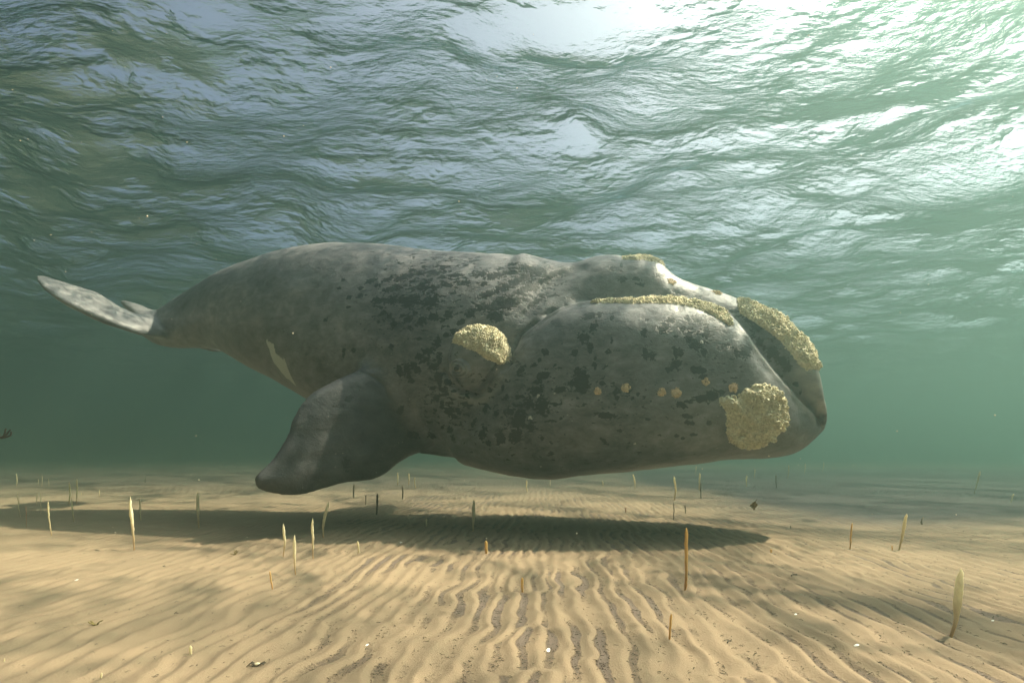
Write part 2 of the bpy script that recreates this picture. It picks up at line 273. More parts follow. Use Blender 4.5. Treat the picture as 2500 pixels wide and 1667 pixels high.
def relax(v, q, it=2, lam=.5):
    for _ in range(it):
        A = np.zeros_like(v); K = np.zeros(len(v))
        for i in range(4):
            a, b = q[:, i], q[:, (i + 1) % 4]
            for c in range(3):
                A[:, c] += np.bincount(a, v[b, c], len(v)) + np.bincount(b, v[a, c], len(v))
            K += np.bincount(a, minlength=len(v)) + np.bincount(b, minlength=len(v))
        v = v + lam * (A / K[:, None] - v)
    return v
DATA = dict(
 body=[[-10.641,3.199,2.936,0.12,2.1,0.47],[-10.402,3.381,2.817,0.2,2.1,0.47],[-10.012,3.573,2.722,0.28,2.1,0.47],[-9.633,3.73,2.686,0.365,2.1,0.47],[-9.261,3.874,2.658,0.45,2.1,0.47],[-8.893,3.982,2.597,0.585,2.1,0.47],[-8.522,4.045,2.434,0.72,2.1,0.47],[-8.067,4.116,2.204,0.859,2.1,0.47],[-7.628,4.174,2.022,0.985,2.1,0.47],[-7.198,4.217,1.819,1.06,2.1,0.47],[-6.78,4.212,1.61,1.128,2.1,0.47],[-6.294,4.162,1.376,1.176,2.1,0.47],[-5.828,4.088,1.182,1.206,2.1,0.47],[-5.38,3.984,1.047,1.218,2.1,0.47],[-4.949,3.889,0.959,1.22,2.1,0.47],[-4.534,3.808,0.895,1.215,2.1,0.47],[-4.132,3.744,0.839,1.185,2.1,0.47],[-3.743,3.672,0.8,1.134,2.1,0.47],[-3.366,3.57,0.789,1.062,2.1,0.47],[-3.061,3.473,0.791,0.95,2.1,0.47],[-2.823,3.444,0.798,0.85,2.1,0.47],[-2.528,3.526,0.846,0.625,2.1,0.47],[-2.24,3.522,0.894,0.4,2.1,0.47]],
 jaw=[[-4.377,1.739,0.741,0.75,2.2,0.5],[-4.12,1.758,0.679,0.893,2.333,0.5],[-3.868,1.902,0.637,1.032,2.467,0.5],[-3.619,2.141,0.601,1.16,2.6,0.5],[-3.373,2.47,0.582,1.208,2.84,0.5],[-3.13,2.618,0.584,1.256,3.08,0.5],[-2.892,2.738,0.613,1.284,3.2,0.5],[-2.6,2.779,0.649,1.294,3.2,0.5],[-2.315,2.776,0.674,1.288,3.2,0.5],[-1.981,2.768,0.713,1.252,3.2,0.5],[-1.655,2.763,0.753,1.192,3.2,0.5],[-1.341,2.707,0.789,1.12,3.2,0.5],[-1.086,2.625,0.826,1.035,3,0.5],[-0.845,2.406,0.836,0.95,2.8,0.5],[-0.663,2.094,0.839,0.84,2.64,0.5],[-0.485,1.817,0.857,0.73,2.468,0.5],[-0.352,1.644,0.887,0.59,2.335,0.5],[-0.218,1.478,0.959,0.45,2.203,0.5],[-0.127,1.374,1.038,0.323,2.115,0.5],[-0.059,1.298,1.104,0.21,2.049,0.5],[-0.009,1.244,1.156,0.1,2,0.5]],
 rostrum=[[-3.482,3.577,2.887,0.7,2.3,0.45],[-3.229,3.495,2.715,0.66,2.3,0.45],[-2.981,3.44,2.549,0.62,2.3,0.45],[-2.787,3.416,2.497,0.614,2.3,0.45],[-2.647,3.454,2.46,0.609,2.3,0.45],[-2.499,3.489,2.421,0.604,2.3,0.45],[-2.323,3.489,2.374,0.595,2.3,0.45],[-2.15,3.461,2.328,0.58,2.3,0.45],[-1.979,3.476,2.283,0.565,2.3,0.45],[-1.812,3.446,2.239,0.549,2.3,0.45],[-1.705,3.394,2.194,0.537,2.3,0.45],[-1.547,3.201,2.128,0.52,2.3,0.45],[-1.339,3.058,2.042,0.512,2.3,0.45],[-1.083,2.944,1.937,0.502,2.3,0.45],[-0.885,2.851,1.835,0.5,2.3,0.45],[-0.692,2.736,1.73,0.5,2.3,0.45],[-0.504,2.633,1.626,0.498,2.3,0.45],[-0.326,2.491,1.458,0.49,2.3,0.45],[-0.198,2.338,1.335,0.484,2.3,0.45],[-0.117,2.194,1.255,0.48,2.3,0.45],[-0.072,2.123,1.208,0.444,2.3,0.45],[-0.047,1.688,1.176,0.396,2.3,0.45],[-0.018,1.533,1.176,0.3,2.3,0.45],[-0.004,1.527,1.175,0.167,2.3,0.45]],
 kj=[[-4.377,-3.619,-2.892,0],[0.22,0.1,0.05,0.04]],
 flipper=dict(o=[-5.037,-0.749,1.402],u=[-0.45715,-0.78545,-0.41724],v=[0.26001,0.33061,-0.90724],n=[0.85053,-0.52323,0.05309],poly=[[-1.034,0.414],[-0.811,0.07],[-0.514,-0.243],[-0.281,-0.426],[-0.063,-0.549],[0.151,-0.649],[0.346,-0.711],[0.508,-0.724],[0.655,-0.713],[0.806,-0.696],[0.933,-0.674],[1.006,-0.655],[1.064,-0.63],[1.136,-0.593],[1.207,-0.547],[1.28,-0.486],[1.34,-0.427],[1.367,-0.385],[1.39,-0.349],[1.428,-0.316],[1.482,-0.275],[1.565,-0.203],[1.656,-0.135],[1.742,-0.103],[1.814,-0.085],[1.854,-0.072],[1.879,-0.058],[1.898,-0.034],[1.907,-0.004],[1.907,0.037],[1.889,0.084],[1.843,0.139],[1.778,0.196],[1.701,0.252],[1.615,0.302],[1.53,0.336],[1.426,0.364],[1.27,0.392],[1.108,0.421],[0.993,0.455],[0.893,0.491],[0.786,0.527],[0.682,0.556],[0.593,0.567],[0.501,0.565],[0.386,0.549],[0.26,0.533],[0.126,0.521],[-0.022,0.536],[-0.193,0.622],[-0.383,0.727],[-0.608,0.832],[-0.818,0.86],[-0.988,0.691]],T=0.17,D=0.42,R=2.3,bend=0.0),
 fluke=dict(o=[-10.296,-0,3.175],u=[-0.28474,-0.93815,0.19699],v=[-0.74766,0.34595,0.56685],n=[-0.59994,0.01412,-0.79992],poly=[[1.812,-0],[1.734,0.071],[1.601,0.103],[1.433,0.142],[1.255,0.17],[1.114,0.195],[0.995,0.19],[0.902,0.116],[0.826,0.021],[0.755,-0.057],[0.678,-0.118],[0.575,-0.16],[0.455,-0.147],[0.327,-0.016],[0.169,0.176],[-0.071,0.477],[-0.292,0.638],[-0.367,0.252],[-0.32,-0.227],[-0.124,-0.473],[0.109,-0.636],[0.288,-0.755],[0.444,-0.829],[0.567,-0.86],[0.684,-0.865],[0.82,-0.865],[0.961,-0.849],[1.105,-0.81],[1.248,-0.758],[1.386,-0.705],[1.516,-0.63],[1.634,-0.512],[1.73,-0.365],[1.797,-0.174]],T=0.13,D=0.4,R=2.4,bend=0.0),
 spots=[[-5.535,-1.135,3.036,0.034,0.024,0],[-5.52,-1.168,2.923,0.048,0.034,0],[-5.412,-1.101,3.138,0.085,0.034,15],[-5.671,-1.167,2.912,0.024,0.029,0],[-5.302,-1.117,3.064,0.043,0.019,0],[-5.168,-1.076,3.148,0.085,0.034,15],[-4.948,-1.038,3.165,0.169,0.048,15],[-4.751,-1.012,3.205,0.072,0.024,0],[-5.229,-1.172,2.835,0.095,0.047,0],[-5.092,-1.124,2.987,0.143,0.043,15],[-5.05,-1.16,2.824,0.082,0.059,20],[-4.798,-1.165,2.789,0.14,0.088,5],[-4.486,-1.153,2.755,0.103,0.08,-10],[-4.624,-1.092,2.967,0.117,0.028,0],[-4.472,-1.091,2.966,0.093,0.028,0],[-4.479,-0.976,3.203,0.12,0.029,5],[-4.603,-0.992,3.21,0.06,0.024,0],[-4.245,-0.98,3.141,0.095,0.033,0],[-4.125,-1.021,3.005,0.093,0.047,0],[-4.336,-1.057,2.989,0.093,0.028,-10],[-4.08,-0.759,3.407,0.073,0.024,10],[-3.92,-0.909,3.146,0.094,0.042,10],[-3.728,-0.891,3.121,0.141,0.059,15],[-3.551,-0.828,3.162,0.117,0.035,10],[-3.867,-0.984,2.981,0.069,0.028,0],[-3.776,-1.032,2.837,0.137,0.046,20],[-3.607,-0.962,2.928,0.138,0.046,20],[-3.423,-0.85,3.044,0.209,0.07,30],[-3.219,-0.699,3.199,0.165,0.047,25],[-3.553,-0.735,3.309,0.096,0.024,0],[-3.353,-0.745,3.234,0.142,0.038,0],[-3.826,-1.089,2.648,0.112,0.056,0],[-3.652,-1.044,2.67,0.157,0.079,20],[-3.664,-1.078,2.523,0.123,0.067,-10],[-3.499,-1.005,2.692,0.18,0.067,40],[-3.344,-0.881,2.906,0.183,0.046,35],[-2.993,-0.629,3.176,0.213,0.035,25],[-3.137,-0.748,3.051,0.14,0.023,30],[-3.221,-0.91,2.72,0.135,0.027,40],[-3.361,-1.001,2.566,0.111,0.027,45],[-3.975,-1.134,2.566,0.067,0.056,0],[-4.246,-1.152,2.582,0.057,0.05,30],[-4.082,-1.163,2.462,0.045,0.034,30],[-4.442,-1.18,2.554,0.068,0.045,20],[-4.596,-1.192,2.503,0.057,0.057,0],[-4.777,-1.208,2.536,0.064,0.041,20],[-4.693,-1.182,2.62,0.034,0.028,0],[-5.141,-1.19,2.652,0.052,0.028,10],[-5.045,-1.194,2.602,0.033,0.033,0],[-4.968,-1.208,2.479,0.046,0.042,10],[-5.194,-1.199,2.532,0.028,0.019,0],[-4.319,-1.175,2.499,0.045,0.023,20],[-4.167,-1.183,2.349,0.045,0.045,60],[-4.263,-1.18,2.31,0.034,0.027,0],[-4.615,-1.21,2.279,0.034,0.014,0],[-4.986,-1.212,2.196,0.032,0.032,0],[-4.376,-1.192,2.222,0.045,0.067,-10],[-4.49,-1.2,2.113,0.089,0.04,10],[-4.609,-1.202,2.062,0.056,0.031,20],[-4.539,-1.19,2.004,0.089,0.022,20],[-4.886,-1.156,1.888,0.032,0.086,10],[-4.769,-1.164,1.882,0.041,0.113,10],[-4.69,-1.18,1.956,0.056,0.04,20],[-4.721,-1.125,1.772,0.027,0.027,0],[-4.641,-1.174,1.898,0.045,0.045,0],[-4.348,-1.186,2.04,0.033,0.056,0],[-4.419,-1.182,1.932,0.067,0.044,0],[-4.364,-1.131,1.78,0.044,0.089,10],[-4.454,-1.112,1.674,0.04,0.022,20],[-4.308,-1.086,1.649,0.049,0.036,30],[-4.416,-1.053,1.556,0.045,0.027,30],[-4.252,-1.11,1.733,0.066,0.027,-20],[-4.16,-0.964,1.395,0.036,0.036,0],[-4.356,-1.018,1.479,0.022,0.04,-20],[-4.294,-0.96,1.394,0.045,0.034,0],[-4.471,-0.974,1.419,0.023,0.014,0],[-4.921,-0.998,1.427,0.028,0.057,-30],[-4.328,-0.835,1.178,0.041,0.045,0],[-3.962,-0.982,1.254,0.026,0.048,-30],[-3.824,-1.04,1.121,0.043,0.082,-30],[-3.755,-1.039,1.015,0.032,0.03,0],[-3.618,-1.159,1.343,0.042,0.034,0],[-3.582,-1.13,1.074,0.052,0.084,-10],[-3.723,-1.084,1.63,0.026,0.022,-30],[-3.782,-1.074,1.417,0.032,0.054,-20],[-3.448,-1.178,1.359,0.073,0.038,10],[-3.337,-1.191,1.274,0.093,0.124,-20],[-3.393,-1.144,1.093,0.083,0.062,20],[-3.209,-1.196,1.18,0.057,0.041,-20],[-3.068,-1.25,1.406,0.091,0.091,0],[-3.13,-1.244,1.582,0.102,0.051,10],[-2.855,-1.271,1.579,0.06,0.03,0],[-3.041,-1.257,1.752,0.072,0.045,15],[-3.152,-1.231,1.875,0.042,0.021,20],[-3.31,-1.203,1.834,0.073,0.025,35],[-3.019,-1.246,2.014,0.041,0.031,-30],[-3.084,-1.246,1.933,0.025,0.017,0],[-3.49,-1.185,1.526,0.021,0.029,-20],[-3.542,-1.161,1.636,0.017,0.025,-20],[-2.639,-1.287,1.64,0.12,0.04,0],[-2.587,-1.287,1.709,0.05,0.09,-10],[-2.611,-1.284,1.57,0.06,0.03,0],[-2.683,-1.27,1.981,0.028,0.037,0],[-4.645,-0.679,1.119,0.047,0.038,0],[-4.842,-0.801,1.128,0.058,0.047,-30],[-4.29,-0.802,1.078,0.027,0.045,-10],[-5.326,-1.48,0.787,0.021,0.064,0],[-3.217,-1.239,1.451,0.061,0.061,0],[-5.355,-1.486,1.528,0.017,0.044,-20],[-5.413,-1.609,1.433,0.053,0.013,20],[-2.512,-1.17,2.414,0.094,0.037,10],[-2.399,-1.162,2.429,0.029,0.046,-20],[-2.468,-1.231,2.268,0.041,0.071,-20],[-2.571,-1.253,2.144,0.061,0.071,15],[-2.511,-1.275,2.032,0.024,0.06,0],[-2.267,-1.176,2.373,0.018,0.037,0],[-2.315,-1.27,1.975,0.024,0.024,0],[-2.27,-1.264,2.102,0.01,0.028,0],[-2.462,-1.284,1.855,0.016,0.056,-5],[-2.632,-1.275,1.692,0.07,0.12,0],[-2.573,-1.282,1.609,0.05,0.04,20],[-2.395,-1.279,1.632,0.049,0.016,-10],[-2.362,-1.256,1.291,0.107,0.027,-5],[-2.401,-1.164,1.025,0.039,0.02,-30],[-2.255,-1.277,1.52,0.016,0.019,0],[-2.239,-1.261,1.472,0.016,0.019,0],[-2.019,-1.249,1.506,0.015,0.015,0],[-2.078,-1.257,1.468,0.012,0.012,0],[-1.897,-1.166,2.327,0.012,0.016,0],[-1.929,-1.202,2.166,0.024,0.05,0],[-1.921,-1.235,1.946,0.029,0.075,0],[-1.857,-1.21,1.918,0.035,0.049,0],[-1.724,-1.159,2.234,0.05,0.08,-20],[-1.642,-1.113,2.322,0.06,0.036,45],[-1.618,-1.173,1.962,0.023,0.043,0],[-1.563,-1.153,1.943,0.02,0.043,0],[-1.609,-1.181,1.821,0.054,0.054,0],[-1.677,-1.19,1.774,0.049,0.023,30],[-1.514,-1.002,2.467,0.025,0.037,-30],[-1.467,-1.067,2.342,0.024,0.044,0],[-1.351,-1.034,2.342,0.06,0.056,0],[-1.233,-0.98,2.347,0.05,0.03,0],[-1.516,-1.115,2.21,0.024,0.024,0],[-1.467,-1.12,2.104,0.039,0.089,10],[-1.407,-1.13,2.038,0.059,0.055,0],[-1.281,-1.059,2.167,0.036,0.089,-10],[-1.325,-1.11,1.958,0.027,0.058,0],[-1.381,-1.122,1.752,0.068,0.035,-10],[-1.446,-1.142,1.761,0.019,0.035,0],[-1.359,-1.123,1.692,0.042,0.023,0],[-0.989,-0.989,1.943,0.02,0.049,-10],[-0.891,-0.944,1.966,0.069,0.069,0],[-1.385,-1.121,1.462,0.096,0.034,10],[-1.27,-1.073,1.492,0.086,0.048,30],[-1.176,-1.055,1.529,0.038,0.023,0],[-1.591,-1.163,1.387,0.057,0.023,-20],[-1.534,-1.121,1.275,0.057,0.015,-5],[-1.51,-1.099,1.209,0.048,0.019,0],[-1.326,-1.047,1.209,0.023,0.015,-20],[-1.487,-1.023,1.089,0.029,0.012,0],[-1.655,-1.069,1.079,0.019,0.01,0],[-1.591,-1.023,1.052,0.019,0.01,0],[-2.239,-1.205,1.128,0.029,0.01,0],[-1.516,-1.15,1.424,0.038,0.01,0],[-2.294,-0.518,3.194,0.028,0.033,0],[-2.176,-0.472,3.235,0.014,0.07,0],[-2.286,-0.404,3.36,0.024,0.014,-20],[-2.173,-0.551,3.024,0.046,0.041,0],[-1.984,-0.537,3.011,0.069,0.018,-30],[-1.954,-0.555,2.942,0.057,0.014,-20],[-1.535,-0.477,2.846,0.045,0.036,0],[-1.343,-0.439,2.829,0.157,0.036,10],[-1.193,-0.391,2.807,0.135,0.031,20],[-0.891,-0.458,2.545,0.13,0.03,-5],[-0.744,-0.473,2.418,0.129,0.043,-35],[-0.675,-0.474,2.325,0.106,0.064,-40],[-0.656,-0.492,2.146,0.063,0.074,-20],[-0.534,-0.49,2.011,0.104,0.104,-40],[-0.444,-0.466,1.926,0.083,0.083,-45],[-0.398,-0.476,1.838,0.062,0.062,-45],[-0.32,-0.412,1.657,0.029,0.045,30],[-0.276,-0.38,1.572,0.012,0.033,0],[-1.653,-0.469,3.038,0.103,0.032,-15],[-5.836,-1.107,3.189,0.022,0.02,0],[-5.675,-1.168,2.912,0.029,0.029,0],[-5.991,-1.193,2.623,0.034,0.024,30],[-5.855,-1.147,3.061,0.029,0.015,0],[-5.66,-1.196,2.772,0.034,0.014,0],[-5.693,-1.178,2.183,0.019,0.066,-10],[-5.545,-1.179,2.186,0.033,0.033,0]],
 lines=dict(lip=[[-3.484,-1.104,1.926],[-3.438,-1.107,1.999],[-3.397,-1.091,2.075],[-3.37,-1.076,2.136],[-3.344,-1.061,2.198],[-3.317,-1.046,2.26],[-3.264,-1.041,2.302],[-3.216,-1.017,2.349],[-3.168,-0.992,2.397],[-3.11,-0.985,2.439],[-3.052,-0.978,2.482],[-2.994,-0.971,2.524],[-2.912,-0.978,2.563],[-2.841,-0.927,2.617],[-2.764,-0.929,2.629],[-2.69,-0.912,2.647],[-2.621,-0.933,2.641],[-2.556,-0.936,2.64],[-2.487,-0.937,2.64],[-2.418,-0.939,2.639],[-2.352,-0.921,2.644],[-2.28,-0.921,2.641],[-2.208,-0.921,2.639],[-2.137,-0.921,2.636],[-2.066,-0.922,2.633],[-1.997,-0.902,2.636],[-1.931,-0.904,2.633],[-1.866,-0.906,2.629],[-1.801,-0.888,2.632],[-1.736,-0.89,2.628],[-1.672,-0.872,2.631],[-1.606,-0.834,2.639],[-1.54,-0.832,2.623],[-1.474,-0.831,2.608],[-1.408,-0.83,2.592],[-1.343,-0.829,2.574],[-1.277,-0.807,2.561],[-1.209,-0.764,2.553],[-1.154,-0.782,2.514],[-1.095,-0.759,2.487],[-1.036,-0.736,2.459],[-0.985,-0.75,2.398],[-0.935,-0.765,2.338],[-0.909,-0.786,2.276],[-0.883,-0.807,2.216],[-0.858,-0.829,2.156],[-0.829,-0.829,2.101],[-0.801,-0.83,2.046],[-0.766,-0.808,1.992],[-0.732,-0.786,1.937],[-0.697,-0.763,1.882],[-0.667,-0.763,1.824],[-0.627,-0.739,1.771],[-0.587,-0.716,1.718],[-0.547,-0.692,1.665],[-0.511,-0.691,1.609],[-0.47,-0.648,1.567],[-0.429,-0.606,1.525],[-0.393,-0.585,1.481],[-0.352,-0.542,1.439],[-0.299,-0.495,1.389],[-0.246,-0.447,1.339],[-0.192,-0.399,1.289]],eye_rim=[[-3.443,-1.119,1.951],[-3.499,-1.12,1.883],[-3.561,-1.101,1.817],[-3.619,-1.105,1.761],[-3.684,-1.09,1.708],[-3.749,-1.076,1.654],[-3.837,-1.053,1.629],[-3.92,-1.049,1.601],[-3.993,-1.073,1.615],[-4.073,-1.078,1.631],[-4.142,-1.086,1.672],[-4.203,-1.112,1.709],[-4.236,-1.138,1.785],[-4.276,-1.146,1.863]],root1=[[-5.355,-1.291,1.888],[-5.281,-1.262,1.855],[-5.206,-1.233,1.822],[-5.154,-1.185,1.769],[-5.092,-1.155,1.713],[-5.064,-1.129,1.635],[-5.036,-1.103,1.557]],root2=[[-4.721,-1.029,1.533],[-4.727,-0.995,1.468],[-4.742,-0.942,1.405],[-4.748,-0.907,1.339],[-4.724,-0.866,1.28],[-4.708,-0.805,1.222],[-4.692,-0.745,1.163],[-4.666,-0.658,1.096],[-4.648,-0.553,1.029]],blowneck=[[-3.317,-0.993,2.588],[-3.28,-0.956,2.66],[-3.242,-0.919,2.733],[-3.208,-0.864,2.813],[-3.169,-0.827,2.888],[-3.133,-0.772,2.97],[-3.069,-0.74,3.008],[-3.003,-0.709,3.046],[-2.941,-0.659,3.091],[-2.875,-0.627,3.13],[-2.808,-0.596,3.169],[-2.697,-0.538,3.241]]),
 regions=dict(eyebrow=[[-4.189,-1.177,2.203],[-4.148,-1.167,2.305],[-4.014,-1.149,2.392],[-3.834,-1.125,2.42],[-3.654,-1.104,2.367],[-3.533,-1.085,2.25],[-3.478,-1.078,2.103],[-3.469,-1.106,1.954],[-3.561,-1.1,1.905],[-3.696,-1.108,1.958],[-3.782,-1.128,2.032],[-3.939,-1.145,2.094],[-4.098,-1.166,2.177]],chin=[[-0.878,-0.945,1.61],[-0.712,-0.857,1.619],[-0.593,-0.772,1.582],[-0.513,-0.729,1.495],[-0.498,-0.739,1.367],[-0.502,-0.722,1.195],[-0.576,-0.73,1.138],[-0.671,-0.715,1.043],[-0.773,-0.642,0.968],[-0.904,-0.654,0.949],[-1.042,-0.742,0.978],[-1.122,-0.84,1.024],[-1.151,-0.937,1.136],[-1.137,-0.98,1.248],[-1.153,-1.026,1.34],[-1.213,-1.059,1.405],[-1.198,-1.048,1.473],[-1.104,-1.026,1.492],[-1.032,-0.999,1.464],[-0.95,-0.972,1.541]],bonnet=[[-0.725,-0.344,2.628],[-0.589,-0.35,2.546],[-0.482,-0.349,2.486],[-0.337,-0.327,2.384],[-0.246,-0.406,2.191],[-0.171,-0.446,1.993],[-0.156,-0.47,1.838],[-0.197,-0.48,1.827],[-0.264,-0.472,1.896],[-0.352,-0.469,2.052],[-0.438,-0.481,2.187],[-0.533,-0.469,2.295],[-0.658,-0.446,2.411],[-0.801,-0.449,2.524]],lipc=[[-2.513,-0.945,2.64],[-2.353,-0.805,2.697],[-1.988,-0.843,2.667],[-1.592,-0.713,2.687],[-1.392,-0.729,2.637],[-1.184,-0.621,2.608],[-1.02,-0.672,2.48],[-0.977,-0.765,2.383],[-0.976,-0.85,2.288],[-1.024,-0.904,2.278],[-1.115,-0.924,2.342],[-1.224,-0.93,2.422],[-1.391,-0.934,2.508],[-1.605,-0.962,2.55],[-1.884,-0.985,2.577],[-2.088,-1.001,2.583]]),
 knobs=[('k', -2.438, -1.274, 1.555, 0.053), ('k', -2.148, -1.259, 1.577, 0.06), ('k', -1.785, -1.208, 1.528, 0.058), ('k', -1.638, -1.164, 1.522, 0.073), ('k', -1.334, -1.102, 1.632, 0.056), ('k', -1.056, -1.009, 1.575, 0.067), ('k', -1.568, -0.433, 2.987, 0.073), ('k', -1.047, -0.313, 2.835, 0.077), ('b', -2.921, -1.278, 1.621, 0.03), ('b', -3.105, -1.246, 1.529, 0.035), ('b', -2.915, -1.281, 1.55, 0.022), ('b', -3.198, -1.218, 1.29, 0.049), ('b', -1.978, -1.18, 1.161, 0.015), ('b', -2.08, -1.109, 1.0, 0.021), ('b', -1.439, -0.676, 0.841, 0.018), ('b', -3.153, -0.958, 0.762, 0.019), ('b', -1.338, -1.094, 2.062, 0.022), ('b', -2.193, -1.258, 2.079, 0.02), ('b', -2.778, -1.198, 1.076, 0.02), ('b', -2.642, -1.259, 1.33, 0.02)],
 eye=[-4.039,-1.142,1.861], brow=[-3.847,-1.137,1.99], blaze=[[-7.074,-1.006,2.495],[-6.999,-1.012,2.429],[-6.91,-1.024,2.408],[-6.92,-0.978,2.287],[-6.798,-0.965,2.193],[-6.743,-1.001,2.235],[-6.732,-0.92,2.081],[-6.734,-0.693,1.828],[-6.762,-0.655,1.813],[-6.943,-0.72,1.964],[-7.077,-0.852,2.187],[-7.074,-0.947,2.328],[-7.106,-0.979,2.429]],
 origin=[3.622,6.059,0],
 tubes=[[-7.037, 7.704, -0.126, 0.329, 0.0063, 't'], [-5.996, 6.673, -0.071, 0.254, 0.0036, 'r'], [-8.487, 9.558, -0.026, 0.18, 0.0078, 't'], [-7.085, 8.081, -0.079, 0.32, 0.0055, 't'], [-5.13, 6.042, -0.128, 0.373, 0.0098, 't'], [-7.916, 9.558, -0.055, 0.389, 0.0157, 't'], [-5.932, 7.3, -0.095, 0.326, 0.0099, 't'], [-7.917, 9.734, -0.086, 0.438, 0.016, 't'], [-3.587, 5.17, -0.121, 0.483, 0.0174, 's'], [-5.091, 7.393, -0.076, 0.284, 0.0111, 't'], [-9.478, 11.734, -0.013, 0.046, 0.0064, 't'], [-8.698, 11.251, -0.027, 0.149, 0.0077, 't'], [-13.663, 14.638, -0.068, 0.332, 0.0141, 't'], [-12.821, 14.482, -0.056, 0.319, 0.01, 't'], [-13.062, 14.638, -0.034, 0.195, 0.0081, 't'], [-12.756, 14.638, -0.06, 0.205, 0.0081, 't'], [-11.34, 16.413, -0.032, 0.208, 0.0136, 'd'], [-3.863, 6.68, -0.091, 0.429, 0.0233, 's'], [-2.017, 4.814, -0.031, 0.278, 0.0138, 's'], [-1.632, 4.155, -0.039, 0.283, 0.013, 's'], [-1.729, 4.759, -0.028, 0.34, 0.0136, 's'], [-2.013, 5.796, 0.024, 0.369, 0.0218, 's'], [-1.575, 3.657, -0.037, 0.114, 0.0062, 'o'], [-1.413, 5.009, -0.011, 0.106, 0.0101, 't'], [-1.49, 2.641, -0.012, 0.036, 0.008, 't'], [-1.695, 2.362, -0.003, 0.02, 0.0045, 't'], [-2.279, 2.556, -0.006, 0.013, 0.0035, 't'], [-3.259, 11.003, -0.021, 0.274, 0.0226, 'd'], [-0.238, 4.986, 0.002, 0.109, 0.0158, 'o'], [-0.467, 6.418, -0.002, 0.357, 0.0242, 's'], [-2.218, 10.817, -0.012, 0.267, 0.0191, 'd'], [-2.068, 8.196, -0.012, 0.304, 0.0191, 'd'], [-2.645, 9.673, -0.01, 0.169, 0.0113, 'd'], [-3.359, 15.597, -0.008, 0.357, 0.023, 't'], [-3.036, 15.597, -0.014, 0.335, 0.0184, 't'], [-2.559, 14.197, -0.049, 0.271, 0.0209, 't'], [0.364, 12.517, -0.006, 0.267, 0.0184, 't'], [1.035, 14.39, 0.003, 0.193, 0.0127, 't'], [-1.082, 6.82, -0.003, 0.094, 0.0119, 't'], [0.074, 3.716, -0.004, 0.088, 0.0095, 'o'], [1.162, 3.716, 0.048, 0.394, 0.0137, 'o'], [0.766, 2.748, 0.019, 0.113, 0.0069, 'o'], [2.257, 7.529, 0.02, 0.231, 0.0088, 'd'], [3.063, 10.132, 0.033, 0.451, 0.0238, 't'], [3.21, 13.886, -0.023, 0.357, 0.0409, 't'], [2.48, 14.522, 0.005, 0.145, 0.0171, 't'], [1.776, 8.366, 0.001, 0.075, 0.011, 'r'], [2.644, 8.196, 0.008, 0.114, 0.0096, 'd'], [2.183, 2.813, 0.123, 0.312, 0.0243, 's'], [3.677, 5.188, 0.131, 0.327, 0.0179, 't'], [3.251, 5.245, 0.074, 0.237, 0.0098, 'o'], [4.672, 13.303, 0.065, 0.429, 0.0274, 't'], [3.791, 10.708, 0.031, 0.313, 0.0157, 'd'], [6.566, 14.864, 0.047, 0.297, 0.0263, 't'], [9.076, 19.816, 0.056, 0.325, 0.0264, 't'], [7.165, 14.39, 0.037, 0.337, 0.0212, 'd'], [10.121, 19.448, 0.089, 0.476, 0.0345, 't'], [12.931, 23.357, 0.077, 0.458, 0.0346, 't'], [15.2, 25.867, 0.14, 0.486, 0.0384, 't'], [2.398, 5.046, 0.002, 0.03, 0.0109, 'o'], [3.632, 5.204, 0.005, 0.042, 0.006, 'o'], [3.375, 6.547, 0.004, 0.036, 0.0066, 'd'], [10.631, 12.275, 0.263, 0.668, 0.0253, 't'], [9.428, 10.132, 0.113, 0.157, 0.0178, 't'], [8.003, 23.014, 0.042, 0.365, 0.0239, 't']])
